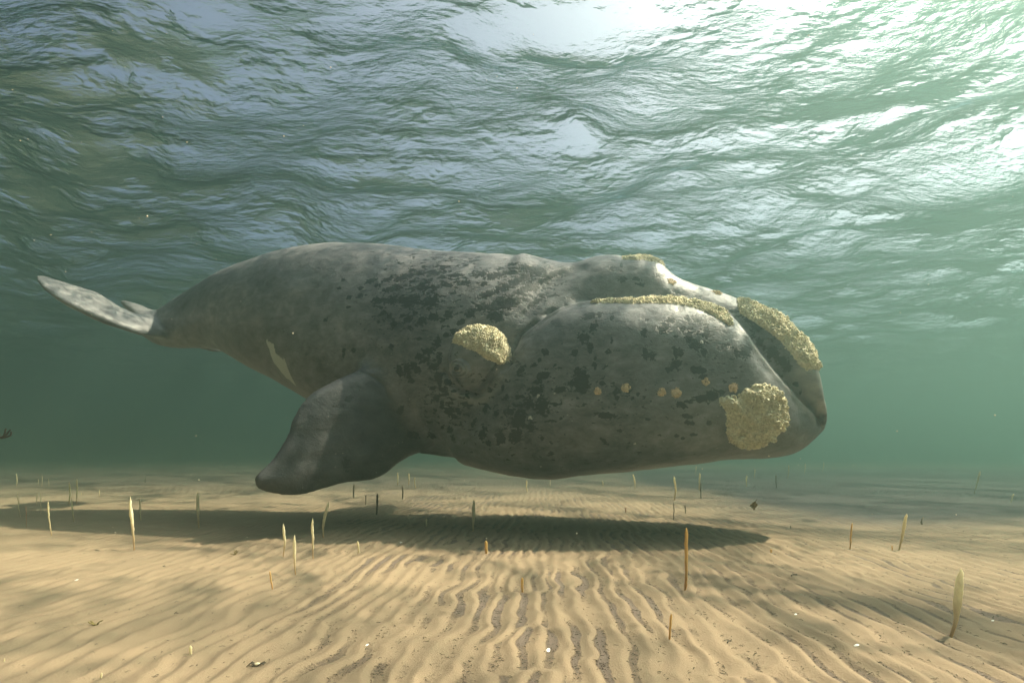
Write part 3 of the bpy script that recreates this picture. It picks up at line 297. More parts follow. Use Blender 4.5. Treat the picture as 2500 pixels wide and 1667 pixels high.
TUBE_LABELS = [
 'thin pale worm tube at the far left edge, leaning left beside a reddish one',
 'hair-thin reddish brown worm tube just right of the leaning pale tube at the left edge',
 'short faint worm tube standing left of a taller thin one, behind the leaning left tube',
 'tall hair-thin grey worm tube directly behind the yellow leaning tube near the left edge',
 'yellow leaning worm tube with a pointed tip and a small shadow, near the left edge',
 'round-topped pale worm tube, left one of the tall far pair on the left sand',
 'slim pale worm tube standing in front of the tall far pair on the left sand',
 'round-topped pale worm tube, right and taller one of the far pair on the left sand',
 'large spindle-shaped worm tube with a long sharp tip, the biggest on the left sand',
 'slim pale worm tube just behind and right of the large spindle-shaped one',
 'tiny pale stub of a tube right of the tall far pair on the left sand',
 'faint dull worm tube beyond the large spindle-shaped one, near the edge of the tail shadow',
 'faint distant worm tube nearest the left edge of the photo, almost lost in murk',
 'faint distant tube, tallest of a far cluster at the left, almost lost in murk',
 'short faint distant tube just left of the tallest one in the far left cluster',
 'short faint distant tube just right of the tallest one in the far left cluster',
 'dark distant worm tube standing in the tail shadow, left of the flipper tip',
 'stout pale worm tube with a rounded top, alone between spindle tube and flipper tip',
 'cream worm tube, back left one of the trio in front of the flipper tip',
 'cream worm tube, nearest one of the trio in front of the flipper tip',
 'cream worm tube, tallest and right one of the trio in front of the flipper tip',
 'cream club-shaped worm tube leaning right, at the shadow edge below the flipper',
 'thin short orange worm tube leaning left, nearest the camera below the flipper trio',
 'small blunt worm tube on sunlit sand right of the club-shaped leaning one',
 'stubby white worm tube barely out of the sand, low in the left foreground',
 'tiny tube tip sticking out of the sand at the bottom edge, left side',
 'tiny tube tip in the bottom left corner of the sand',
 'dark worm tube rising against bright far sand, right beside the flipper underside',
 'short fat yellow worm tube at the front edge of the whale shadow, mid picture',
 'pale club-shaped worm tube standing inside the whale shadow, tallest in the dark',
 'dark slim worm tube on the far edge of the shadow, below the flipper armpit',
 'dark thick worm tube half sunk in the shadow, between two thinner dark ones',
 'shortest dark worm tube at the shadow edge, just left of the thick dark one',
 'pale distant worm tube under the flipper armpit, left one of a far trio',
 'faint distant worm tube under the flipper armpit, middle one of a far trio',
 'pale distant worm tube leaning left, right one of a far trio under the belly',
 'pale slim worm tube on bright far sand under the deepest part of the belly',
 'thin distant worm tube touching the outline of the belly at its lowest point',
 'small dull stub standing inside the whale shadow, left of the tallest tube in the dark',
 'small brown pointed worm tube with a curved shadow, foreground left of the ochre ones',
 'tall ochre worm tube standing straight in front of the whale shadow tip',
 'short dark ochre worm tube, nearest the camera below the tall ochre one',
 'thin dark worm tube at the tip of the whale shadow, behind the tall ochre one',
 'pale round-topped worm tube on bright sand right behind the thin dark one',
 'thick pale worm tube leaning left on bright sand under the lower jaw',
 'small faint distant stub left of the thick pale leaning tube under the jaw',
 'short reddish stub just above the upper edge of the whale shadow, right of centre',
 'short thin dark tube right of the thin dark one at the shadow tip',
 'largest cream worm tube, tall and swollen with a brown foot, in the right foreground',
 'pale curved worm tube leaning right, middle distance right of the whale shadow',
 'thin brown worm tube left of the pale curved one, right of the whale shadow',
 'tall pale worm tube below the chin, rear one of an overlapping pair',
 'dark thin worm tube below the chin, front one of an overlapping pair',
 'pale distant worm tube right of the overlapping pair below the chin',
 'small pale distant tube, farther and right of the lone pale one below the chin',
 'dark distant tube on the edge of the shade painted on the sand, below the chin tip',
 'pale distant tube leaning right, straight below the tip of the chin',
 'pale distant tube right of the chin tip, right one of the far leaning pair',
 'faint farthest tube in the murk right of the whale',
 'tiny yellow stub on sunlit ripples right of the shadow tip',
 'tiny ochre stub at the foot of the pale curved tube on the right',
 'tiny dark stub on the rippled sand halfway between drifting leaf and shadow tip',
 'long faint tube leaning right, over the shade painted on the sand near the right edge',
 'short pale tube leaning right, on sand with painted shade at the right edge',
 'faint farthest tube under the jaw, seen against the green water',
]
# ---------------------------------------------------------------- materials
def mat_skin():
    g = NT('whale_skin'); p = g.obj()
    big = g.noise(p, 1.1, 5, .6); mid = g.noise(g.vmul(p, (1, 1, 1.6)), 5.5, 6, .62, .4); fine = g.noise(p, 38, 5, .65)
    scuff = g.noise(g.vmul(p, (2.2, 5, 7)), 9, 6, .7, .8)
    tone = g.math('ADD', g.math('MULTIPLY', mid, .6), g.math('MULTIPLY', big, .45))
    col = g.ramp(tone, [(.36, (.028, .028, .032)), (.44, (.074, .074, .080)), (.56, (.138, .138, .145)), (.70, (.255, .252, .26))])
    col = g.mix(g.math('MULTIPLY', g.ramp(scuff, [(.54, 0.), (.66, 1.)]), .38), col, (.26, .25, .24))
    pale = g.math('MULTIPLY', g.attr('pale'), 1.0)
    col = g.mix(g.math('MULTIPLY', pale, g.ramp(mid, [(.3, .45), (.6, 1.)])), col, (.34, .335, .31))
    dk = g.attr('dark')
    col = g.mix(g.math('MULTIPLY', dk, .8), col, (.012, .012, .013))
    # sloughing dark skin: crisp edged patches
    jig = g.math('MULTIPLY', g.math('SUBTRACT', g.noise(g.vmul(p, (1, 1, 1.3)), 26, 4, .6), .5), 1.5)
    e = g.math('ADD', g.attr('spot'), jig)
    sp = g.ramp(e, [(.47, 0.), (.53, 1.)])
    dens = g.attr('zone')
    small = g.noise(g.vmul(p, (1.0, 1.0, 1.9)), 10.5, 4, .6, .3)
    e2 = g.math('ADD', small, g.math('MULTIPLY', dens, .20))
    sp2 = g.ramp(e2, [(.705, 0.), (.72, 1.)])
    spt = g.math('MAXIMUM', sp, sp2)
    spc = g.mix(g.noise(p, 7, 3), (.004, .004, .004), (.016, .013, .011))
    col = g.mix(g.math('MULTIPLY', spt, .97), col, spc)
    # small pale scars and scratches
    sc = g.n('TexVoronoi', {'Vector': g.vmul(p, (1.5, 1.5, 9)), 'Scale': 5.0}, feature='DISTANCE_TO_EDGE').outputs[0]
    scr = g.math('MULTIPLY', g.ramp(sc, [(0., 1.), (.012, 0.)]), g.ramp(g.noise(p, 3.3, 2), [(.55, 0.), (.62, .55)]))
    col = g.mix(scr, col, (.34, .33, .31))
    dots = g.n('TexVoronoi', {'Vector': p, 'Scale': 11.0}).outputs[0]
    col = g.mix(g.math('MULTIPLY', g.ramp(dots, [(.05, 1.), (.09, 0.)]), g.ramp(g.noise(p, 2.3, 2), [(.52, 0.), (.56, .6)])), col, (.42, .41, .38))
    bl = g.math('ADD', g.attr('blaze'), g.math('MULTIPLY', jig, .5))
    col = g.mix(g.ramp(bl, [(.47, 0.), (.53, 1.)]), col, (.42, .44, .40))
    h = g.math('ADD', g.math('MULTIPLY', mid, .35), g.math('ADD', g.math('MULTIPLY', fine, .12), g.math('MULTIPLY', spt, -.10)))
    h = g.math('ADD', h, g.math('MULTIPLY', scuff, .10))
    b = g.bump(h, .8, .035)
    rough = g.ramp(mid, [(.3, .32), (.7, .50)])
    s = g.n('BsdfPrincipled', {'Base Color': col, 'Roughness': rough, 'Specular IOR Level': .42, 'Normal': b})
    return g.surf(s.outputs[0])

def mat_crust(name='callosity_crust', a=(.86, .80, .60), b=(.50, .46, .32)):
    g = NT(name); p = g.obj()
    n1 = g.noise(p, 42, 5, .7); n2 = g.noise(p, 6, 3)
    col = g.mix(g.ramp(n1, [(.40, 0.), (.56, 1.)]), b, a)
    col = g.mix(g.ramp(n2, [(.4, 0.), (.65, .4)]), col, (.66, .58, .36))
    s = g.n('BsdfPrincipled', {'Base Color': col, 'Roughness': .85, 'Specular IOR Level': .2, 'Normal': g.bump(n1, .9, .012)})
    return g.surf(s.outputs[0])

def mat_simple(name, col, rough=.6, spec=.3, var=.25, scale=20, bump=.0):
    g = NT(name); p = g.obj(); n = g.noise(p, scale, 4, .6)
    c2 = tuple(x * (1 - var) for x in col); c1 = tuple(min(1, x * (1 + var)) for x in col)
    c = g.mix(n, c2, c1)
    i = {'Base Color': c, 'Roughness': rough, 'Specular IOR Level': spec}
    if bump: i['Normal'] = g.bump(n, .7, bump)
    return g.surf(g.n('BsdfPrincipled', i).outputs[0])

def mat_sand():
    g = NT('rippled_sand'); p = g.obj()
    grain = g.noise(p, 420, 3, .7); g2 = g.noise(p, 95, 5, .65); patch = g.noise(p, .8, 4, .6); mid = g.noise(p, 7, 4, .6)
    col = g.mix(g.ramp(patch, [(.35, 0.), (.65, 1.)]), (.242, .176, .115), (.198, .144, .095))
    col = g.mix(g.math('MULTIPLY', mid, .35), col, (.272, .202, .136))
    col = g.mix(g.ramp(grain, [(.3, .45), (.55, 0.)]), col, (.20, .15, .10))
    # dark organic fluff lying in the troughs
    fib = g.noise(g.vmul(p, (1, 1, 1)), 60, 6, .75, 2.2)
    f = g.math('ADD', g.attr('trough'), g.math('MULTIPLY', g.math('SUBTRACT', fib, .5), 1.6))
    fl = g.ramp(f, [(.42, 0.), (.72, 1.)])
    col = g.mix(g.math('MULTIPLY', fl, .85), col, (.125, .095, .082))
    col = g.mix(g.math('MULTIPLY', g.attr('painted_shade'), .95), col, (.034, .033, .036))  # shadow and distance dimming painted into the sand colour
    h = g.math('ADD', g.math('MULTIPLY', grain, .25), g.math('ADD', g.math('MULTIPLY', g2, .6), g.math('MULTIPLY', g.math('MULTIPLY', fl, fib), .9)))
    s = g.n('BsdfPrincipled', {'Base Color': col, 'Roughness': .9, 'Specular IOR Level': .15, 'Normal': g.bump(h, .8, .012)})
    return g.surf(s.outputs[0])

def mat_water():
    g = NT('water_surface'); p = g.obj()
    q = g.n('Mapping', {'Vector': p, 'Rotation': (0, 0, math.radians(-12)), 'Scale': (1.0, 2.3, 1)}).outputs[0]
    r1 = g.noise(q, 1.7, 5, .56, .15); r2 = g.noise(q, 8.5, 3, .6, .1)
    wind = g.ramp(g.noise(g.vmul(p, (.8, 1.25, 1)), .55, 4, .6), [(.41, .22), (.57, 1.1)])
    h = g.math('MULTIPLY', g.math('ADD', g.math('MULTIPLY', r1, 1.0), g.math('MULTIPLY', r2, .30)), wind)
    b = g.bump(h, .85, .22)
    fr = g.n('Fresnel', {'IOR': 1.333, 'Normal': b}).outputs[0]
    tr = g.n('BsdfTransparent', {'Color': (.96, .98, 1, 1)}).outputs[0]
    gl = g.n('BsdfGlossy', {'Color': (.42, .58, .62, 1), 'Roughness': .05, 'Normal': b}).outputs[0]
    m = g.n('MixShader', {0: fr, 1: tr, 2: gl})
    return g.surf(m.outputs[0])

SKIN = mat_skin(); CRUST = mat_crust(); KNOB = mat_crust('knob_crust', (.75, .56, .36), (.40, .30, .19))
BARN = mat_crust('barnacle_shell', (.55, .55, .52), (.30, .30, .29))

# ---------------------------------------------------------------- seabed
LAM = .118
def seabed_height(X, Y):
    """height and trough mask of the rippled sand"""
    wx = .62 * fbm(X * .8, Y * .5, 2.0 + 0*X, 2) + .40 * fbm(X * 3.2, Y * 3.0, 7.0 + 0*X, 2) + .16 * fbm(X * 7, Y * 5.5, 8.0 + 0*X, 2)
    xx = X - .06 * Y
    ph1 = 2*np.pi * (xx / LAM) + 6.5 * wx
    ph2 = 2*np.pi * (xx / (LAM * 1.16) + .045 * Y) + 8.0 * wx + 1.3
    m = sstep(-.10, .10, fbm(X * 1.7 + 31, Y * 1.5, 4.2 + 0*X, 3))
    s = np.cos(ph1) * (1 - m) + np.cos(ph2) * m
    c = np.cos(ph1 + .5) * (1 - m) + np.cos(ph2 + .5) * m
    crest = 1 - np.abs((s - 1) / 2) ** .8
    amp = .88 + .12 * sstep(-2.2, .2, X + .25 * (Y - 3)) + .15 * fbm(X*.6, Y*.6, 1.0 + 0*X, 2)
    amp = amp * (.6 + .8 * sstep(-.4, .4, fbm(X * 2.8, Y * 2.2, 3.3 + 0*X, 2)))
    R = np.hypot(X, Y)
    fade = 1 - sstep(14, 26, R)
    h = .0145 * amp * fade * (crest - .5)
    for px_, py_, pr_ in ((-.35, 3.3, .05), (.62, 2.95, .035), (-1.2, 3.6, .045), (1.9, 3.4, .04), (-2.0, 2.8, .05), (2.6, 4.4, .06), (.1, 4.3, .05), (-3.4, 4.4, .07), (1.25, 4.5, .05)):
        q_ = np.hypot(X - px_, (Y - py_)*.8) / pr_; h = h - .008 * np.exp(-q_**2) + .005 * np.exp(-((q_ - 1.5)/.5)**2)
    h = h + .0035 * fbm(X*9, Y*9, 0*X, 3) * (1 - sstep(6, 12, R)) + .02 * fbm(X * .5, Y * .5, 5.0 + 0*X, 3) + .03 * fbm(X*.09, Y*.09, 6.0 + 0*X, 2)
    tr = sstep(.40, .95, .5 - .5 * c) * np.clip(amp, 0, 1.1) * (.42 + .5 * fbm(X * 2.6, Y * 1.5, 9.0 + 0*X, 3)) * 1.5
    tr = tr * sstep(-2.6, .4, X + .35 * (Y - 3.0))
    return h, np.clip(tr, 0, 1) * fade

def sector_grid(az, rad):
    A_, R_ = np.meshgrid(az, rad, indexing='ij')
    X = R_ * np.sin(A_); Y = R_ * np.cos(A_)
    n, m = A_.shape
    i = np.arange(n)[:, None]; j = np.arange(m - 1)[None]
    ni = (i + 1) % n
    f = np.stack([i*m + j, ni*m + j, ni*m + j + 1, i*m + j + 1], -1).reshape(-1, 4)
    return X.ravel(), Y.ravel(), f

def build_seabed():
    az = np.concatenate([np.radians(np.linspace(-58, 58, 900)), np.radians(np.linspace(58, 302, 90))[1:-1]])
    rad = np.concatenate([np.linspace(.02, 1.6, 30)[:-1], np.geomspace(1.6, 14, 470)[:-1], np.geomspace(14, 400, 90)])
    X, Y, f = sector_grid(az, rad)
    h, tr = seabed_height(X, Y)
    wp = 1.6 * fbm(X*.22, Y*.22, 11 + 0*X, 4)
    painted_shade = .70 * sstep(7.5, 17, Y + wp) + sstep(2.6, 5.8, X - .15*(Y - 9) + .8*wp) * sstep(5.7, 8.0, Y + .4*wp) * (1 - sstep(22, 34, Y + 2*wp))  # painted shade mask: all far sand dimmed, plus a shadow area at right
    o = add('seabed', mesh_np('seabed', np.stack([X, Y, h], 1), f, True, {'trough': tr, 'painted_shade': np.clip(painted_shade, 0, 1)}), mat_sand(), kind='structure')
    return o
build_seabed()

def ground_z(x, y):
    return float(seabed_height(np.array([x]), np.array([y]))[0][0])

# ---------------------------------------------------------------- water surface
def wave_height(X, Y):
    r = np.random.default_rng(12)
    z = np.zeros_like(X)
    wx = X + .5 * fbm(X*.25, Y*.25, 0*X, 2); wy = Y + .5 * fbm(X*.25 + 9, Y*.25, 0*X, 2)
    gust = .35 + 1.0 * sstep(-.22, .28, fbm(X * .42 + 4, Y * .62, 8.0 + 0*X, 3))
    for lam, st, n in ((9.0, .06, 3), (5.0, .09, 4), (2.9, .14, 6), (1.7, .12, 8), (1.0, .06, 9), (.6, .02, 8)):
        for _ in range(n):
            th = math.radians(62) + r.normal(0, .55)
            L = lam * r.uniform(.8, 1.25); k = 2*np.pi / L; a = st / k / math.sqrt(n) * 1.6
            ph = k * (wx*math.cos(th) + wy*math.sin(th)) + r.uniform(0, 6.28)
            z += (.8 * a if lam > 2.5 else .95 * a * gust) * (np.exp(1.0 * np.sin(ph)) - 1.2)
    z += .05 * np.abs(fbm(X * .7, Y * 1.1, 3.0 + 0*X, 4)) 
    return z
def build_water():
    az = np.concatenate([np.radians(np.linspace(-62, 62, 760)), np.radians(np.linspace(62, 298, 110))[1:-1]])
    rad = np.concatenate([np.linspace(.02, 4, 36)[:-1], np.geomspace(4, 30, 370)[:-1], np.geomspace(30, 400, 60)])
    X, Y, f = sector_grid(az, rad)
    z = wave_height(X, Y) * (1 - sstep(60, 120, np.hypot(X, Y)))
    add('water_surface', mesh_np('water_surface', np.stack([X, Y, WATER_Z + z], 1), f), mat_water(), kind='structure')
build_water()

# ---------------------------------------------------------------- the water itself
def build_haze():
    s, z0, z1 = 130, -1.2, WATER_Z + 1.4
    v = [(x, y, z) for z in (z0, z1) for x, y in ((-s, -s), (s, -s), (s, s), (-s, s))]
    f = [(3, 2, 1, 0), (4, 5, 6, 7), (0, 1, 5, 4), (1, 2, 6, 5), (2, 3, 7, 6), (3, 0, 4, 7)]
    m = bpy.data.materials.new('murky_green_water'); m.use_nodes = True; t = m.node_tree; t.nodes.clear()
    o = t.nodes.new('ShaderNodeOutputMaterial'); p = t.nodes.new('ShaderNodeVolumePrincipled')
    p.inputs['Color'].default_value = (*HAZE['color'], 1); p.inputs['Density'].default_value = HAZE['density']
    p.inputs['Absorption Color'].default_value = (*HAZE['absorb'], 1); p.inputs['Anisotropy'].default_value = HAZE['aniso']
    t.links.new(p.outputs[0], o.inputs[1])
    add('haze', mesh_np('haze', np.array(v), f, False), m, kind='stuff')
build_haze()

# ---------------------------------------------------------------- whale
W = {k: (np.array(v) if isinstance(v, list) else v) for k, v in DATA.items()}
A_ = math.radians(16)
FWD = np.array([math.cos(A_), -math.sin(A_), 0]); LEFT = np.array([math.sin(A_), math.cos(A_), 0])
def near_poly(P, pts):
    """distance from points to a 3-D polyline (both sides of the animal)"""
    Q = P * np.array([1, -1, 1.0]); Q = np.where(P[:, 1:2] > 0, Q, P)
    pts = np.array(pts); d = np.full(len(P), 9.0)
    lo, hi = pts.min(0) - .4, pts.max(0) + .4
    m = ((Q > lo) & (Q < hi)).all(1); q = Q[m]; dm = np.full(len(q), 9.0)
    for a, b in zip(pts[:-1], pts[1:]):
        e = b - a; t = np.clip(((q - a) @ e) / (e @ e + 1e-12), 0, 1)
        dm = np.minimum(dm, np.linalg.norm(q - a - t[:, None] * e, axis=1))
    d[m] = dm
    return d

def region_poly(name):
    R = np.array(DATA['regions'][name]); return R[:, [0, 2]], R[:, 1]

def build_whale():
    v, q = surface_nets(lambda P: whale_field(P, W), np.array([-12.1, -3.1, .3]), np.array([.2, 3.1, 4.7]), .02)
    v = relax(v, q, 2, .45)
    n = quad_normals(v, q)
    L_ = DATA['lines']; al = np.abs(v[:, 1]); s, z = v[:, 0], v[:, 2]
    disp = np.zeros(len(v))
    g = lambda d, w: np.exp(-(d / w) ** 2)
    lip = np.array(L_['lip'])
    d = near_poly(v, lip)
    disp += .026 * g(d, .05)
    up = lip + np.array([0, .10, .075]); disp -= .05 * g(near_poly(v, up), .04)
    back = lip[lip[:, 0] < -2.7] + np.array([-.035, 0, .035]); disp -= .06 * g(near_poly(v, back), .028)
    disp -= .08 * g(near_poly(v, L_['eye_rim']), .035)
    disp += .03 * g(near_poly(v, np.array(L_['eye_rim']) + [.02, 0, -.08]), .05)
    disp -= .022 * g(near_poly(v, L_['root1']), .022)
    disp -= .014 * g(near_poly(v, L_['root2']), .022)
    disp += .014 * g(near_poly(v, np.array(L_['root2']) + [-.07, 0, 0]), .05)
    disp -= .04 * g(near_poly(v, L_['blowneck']), .12)
    # bulge round the eye, lids
    side = (al > .6)
    br = DATA['brow']; dd = np.hypot((s - br[0]) / .37, (z - br[2]) / .40)
    disp += np.where(side, .25 * np.clip(1 - dd**2, 0, 1) ** .5, 0)
    ey = DATA['eye']; de = np.hypot(s - ey[0], z - ey[2])
    disp += np.where(side, .03 * g(de, .09) - .02 * g(de - .125, .02), 0)
    # broad unevenness, soft folds
    disp += .018 * fbm(s * 1.4, v[:, 1] * 1.4, z * 1.4, 3) + .005 * fbm(s * 7, v[:, 1] * 7, z * 7, 3)
    disp += .006 * np.sin(24 * (s + .35 * z)) * g(np.hypot(s + 4.9, z - 1.3), .55) * side
    fo = W['flipper']; P_ = np.where(v[:, 1:2] > 0, v * [1, -1, 1] - [0, 0, .5], v) - fo['o']; fx, fy = P_ @ fo['u'], P_ @ fo['v']
    fb = np.minimum(blade(v, W['flipper']), blade(v * [1, -1, 1] - [0, 0, .5], W['flipper']))
    disp += sstep(.06, 0, fb) * (.004 * np.sin(fy * 21 + 3 * fx + .6*np.sin(fx*4)) * sstep(.2, .9, fx) + .005 * fbm(fx*5, fy*5, 0*fx, 3))
    v = v + n * disp[:, None]
    n = quad_normals(v, q)
    # markings
    Q = v.copy(); Q[:, 1] = -np.abs(Q[:, 1])
    spot = np.full(len(v), -1.0)
    for cx, cy, cz, rx, rz, a in DATA['spots']:
        m = (np.abs(Q[:, 0] - cx) < .35) & (np.abs(Q[:, 2] - cz) < .35) & (np.abs(Q[:, 1] - cy) < .32)
        ds, dz = Q[m, 0] - cx, Q[m, 2] - cz
        kk = 1.1 if (cx > -1.0 and cy > -.62) else 1.85
        c_, s_ = math.cos(math.radians(a)), math.sin(math.radians(a))
        u_ = (ds*c_ + dz*s_) / (rx * kk + .014); w_ = (-ds*s_ + dz*c_) / (rz * kk + .014)
        spot[m] = np.maximum(spot[m], 1 - np.sqrt(u_**2 + w_**2) * .95)
    spot = np.where(v[:, 1] > .3, spot + .25 * fbm(s*2, v[:, 1]*2, z*2, 2), spot)
    zone = np.zeros(len(v))
    for cs, cz, r, k in ((-4.6, 3.0, .9, 1.0), (-3.3, 3.0, .6, 1.0), (-4.2, 1.5, .6, .9), (-3.2, 1.4, .7, .8), (-1.2, 2.1, .6, .7), (-.6, 2.2, .5, .8), (-2.2, 1.5, .8, .5), (-5.6, 1.9, .6, .1)):
        zone = np.maximum(zone, k * np.exp(-(((s - cs)**2 + (z - cz)**2) / r**2)))
    fl = DATA['fluke']; df = blade(v, {**W['fluke'], 'poly': fl['poly']}); df = np.minimum(df, blade(v * [1, -1, 1], W['fluke']))
    pale = .28 * sstep(.12, -.03, df) * sstep(-9.65, -10.5, s)
    bl = np.array(DATA['blaze'])
    blaze = np.where(np.abs(Q[:, 1] - bl[:, 1].mean()) < .5, .35 + poly_dist(s, z, bl[:, [0, 2]]) * 9, -1)
    blaze = np.clip(blaze, -1, 1)
    fp = np.minimum(blade(v, W['flipper']), blade(v * [1, -1, 1], W['flipper']))
    dark = sstep(.12, 0, fp) * .9
    dd = np.hypot((s - br[0]) / .37, (z - br[2]) / .40)
    dark = np.maximum(dark, np.where(side, .12 * sstep(1.02, .8, dd), 0))
    pale = np.maximum(pale, .8 * sstep(-.5, -.15, s) * sstep(1.30, 1.36, z) * sstep(1.98, 1.8, z))
    rim = near_poly(v, np.array(L_['eye_rim']) + [.03, 0, -.09])
    pale = np.maximum(pale, .6 * g(rim, .06)); pale = np.maximum(pale, .3 * g(near_poly(v, L_['root2']), .05))
    pale = np.maximum(pale, .8 * g(near_poly(v, lip), .04) * (s > -3.0))
    root = add('right_whale', None, None, None, tuple(DATA['origin']))
    root.rotation_euler = (0, 0, -A_)
    root['label'] = 'dark grey right whale gliding just above the rippled sand'; root['category'] = 'whale'
    add('body', mesh_np('whale_body', v, q, True, {'spot': np.clip(spot, -1, 1), 'zone': zone, 'pale': pale, 'blaze': blaze, 'dark': dark}), SKIN, root)
    return root, v, q, n

def crust(root, v, q, n, name, test, depth, H, sub, chips, mat, rough=1.0, seed=1, rings=0):
    """crusty growth: raised copy of a skin area plus loose flakes, one mesh"""
    d = test(v)
    keep = (d[q] > -.012).all(1)
    Q = q[keep]
    if not len(Q): print('no faces', name); return
    t = np.linspace(0, 1, sub + 1)
    a, b = np.meshgrid(t, t, indexing='ij'); a = a.ravel(); b = b.ravel()
    wt = np.stack([(1-a)*(1-b), a*(1-b), a*b, (1-a)*b], 0)          # 4 x k
    P = np.einsum('ik,nic->nkc', wt, v[Q]).reshape(-1, 3); Nn = np.einsum('ik,nic->nkc', wt, n[Q]).reshape(-1, 3)
    D = np.einsum('ik,ni->nk', wt, d[Q]).ravel()
    k = sub + 1
    i, j = np.meshgrid(np.arange(sub), np.arange(sub), indexing='ij')
    f0 = np.stack([i*k + j, (i+1)*k + j, (i+1)*k + j + 1, i*k + j + 1], -1).reshape(-1, 4)
    F = (np.arange(len(Q))[:, None, None] * k * k + f0[None]).reshape(-1, 4)
    x, y, z = P.T
    lump = fbm(x*16 + seed, y*16, z*16, 3); lump2 = noise3(x*6, y*6 + seed, z*6); crag = 1 - np.abs(fbm(x*55, y*55 + seed, z*55, 2)) * 2.2; fine = noise3(x*150, y*150, z*150)
    tp = sstep(-.004, depth, D + .016 * noise3(x*34, y*34, z*34 + seed) + .010 * np.minimum(0, noise3(x*15, y*15 + seed, z*15)))
    P = P + Nn * (tp * (H * np.clip(.7 + 1.1*lump + .5*lump2, .1, 2) + rough * (.011*crag + .005*fine)) - .004)[:, None]
    verts = [P]; faces = [F]; off = len(P)
    r = np.random.default_rng(seed)
    ok = np.flatnonzero(D > .008)
    if chips and len(ok):
        c = P[ok[r.integers(0, len(ok), chips)]]; nn = Nn[ok[r.integers(0, len(ok), 1)]]
        idx = ok[r.integers(0, len(ok), chips)]; c = P[idx]; nn = Nn[idx]
        sz = r.uniform(.006, .017, chips) * rough
        M = r.normal(size=(chips, 3, 3)); U = M[:, 0] + nn * .2; U /= np.linalg.norm(U, axis=1)[:, None]
        V = np.cross(U, M[:, 1]); V /= np.linalg.norm(V, axis=1)[:, None]; T = np.cross(U, V)
        c = c + nn * (sz * .35)[:, None]
        oc = np.array([[1, 0, 0], [0, .75, 0], [-1, 0, 0], [0, -.75, 0], [.1, .1, .3], [-.1, 0, -.3]])
        vv = c[:, None] + sz[:, None, None] * (oc[None, :, 0:1]*U[:, None] + oc[None, :, 1:2]*V[:, None] + oc[None, :, 2:3]*T[:, None])
        tri = np.array([[0, 1, 4, 4], [1, 2, 4, 4], [2, 3, 4, 4], [3, 0, 4, 4], [1, 0, 5, 5], [2, 1, 5, 5], [3, 2, 5, 5], [0, 3, 5, 5]])
        tris = (np.arange(chips)[:, None, None]*6 + tri[None]).reshape(-1, 4) + off
        verts.append(vv.reshape(-1, 3)); off += chips*6
    else: tris = np.zeros((0, 4), int)
    if rings and len(ok):
        idx = ok[r.integers(0, len(ok), rings)]; ns, nt_ = 10, 4
        for p0, nn in zip(P[idx], Nn[idx]):
            R0 = r.uniform(.014, .03); u = np.cross(nn, [.3, .2, .9]); u /= np.linalg.norm(u); w = np.cross(nn, u)
            prof = [(1.25, -.3), (1.0, .75), (.72, .8), (.5, .1)]
            vs = []
            for e in range(ns):
                th = 2*np.pi*e/ns; rr = R0 * r.uniform(.9, 1.1)
                for pr, ph in prof: vs.append(p0 + (u*math.cos(th) + w*math.sin(th))*rr*pr + nn*R0*ph)
            fs = [[e*4 + kk, ((e+1) % ns)*4 + kk, ((e+1) % ns)*4 + kk + 1, e*4 + kk + 1] for e in range(ns) for kk in range(3)]
            verts.append(np.array(vs)); faces.append(np.array(fs) + off); off += len(vs)
    V_ = np.concatenate(verts); me = bpy.data.meshes.new(name)
    quads = np.concatenate(faces); tri3 = tris[:, :3]
    loops = np.concatenate([quads.ravel(), tri3.ravel()]).astype(np.int32)
    st = np.concatenate([np.arange(len(quads))*4, len(quads)*4 + np.arange(len(tri3))*3]).astype(np.int32)
    me.vertices.add(len(V_)); me.vertices.foreach_set('co', V_.astype(np.float32).ravel())
    me.loops.add(len(loops)); me.loops.foreach_set('vertex_index', loops)
    me.polygons.add(len(st)); me.polygons.foreach_set('loop_start', st); me.update(calc_edges=True)
    return add(name, me, mat, root)

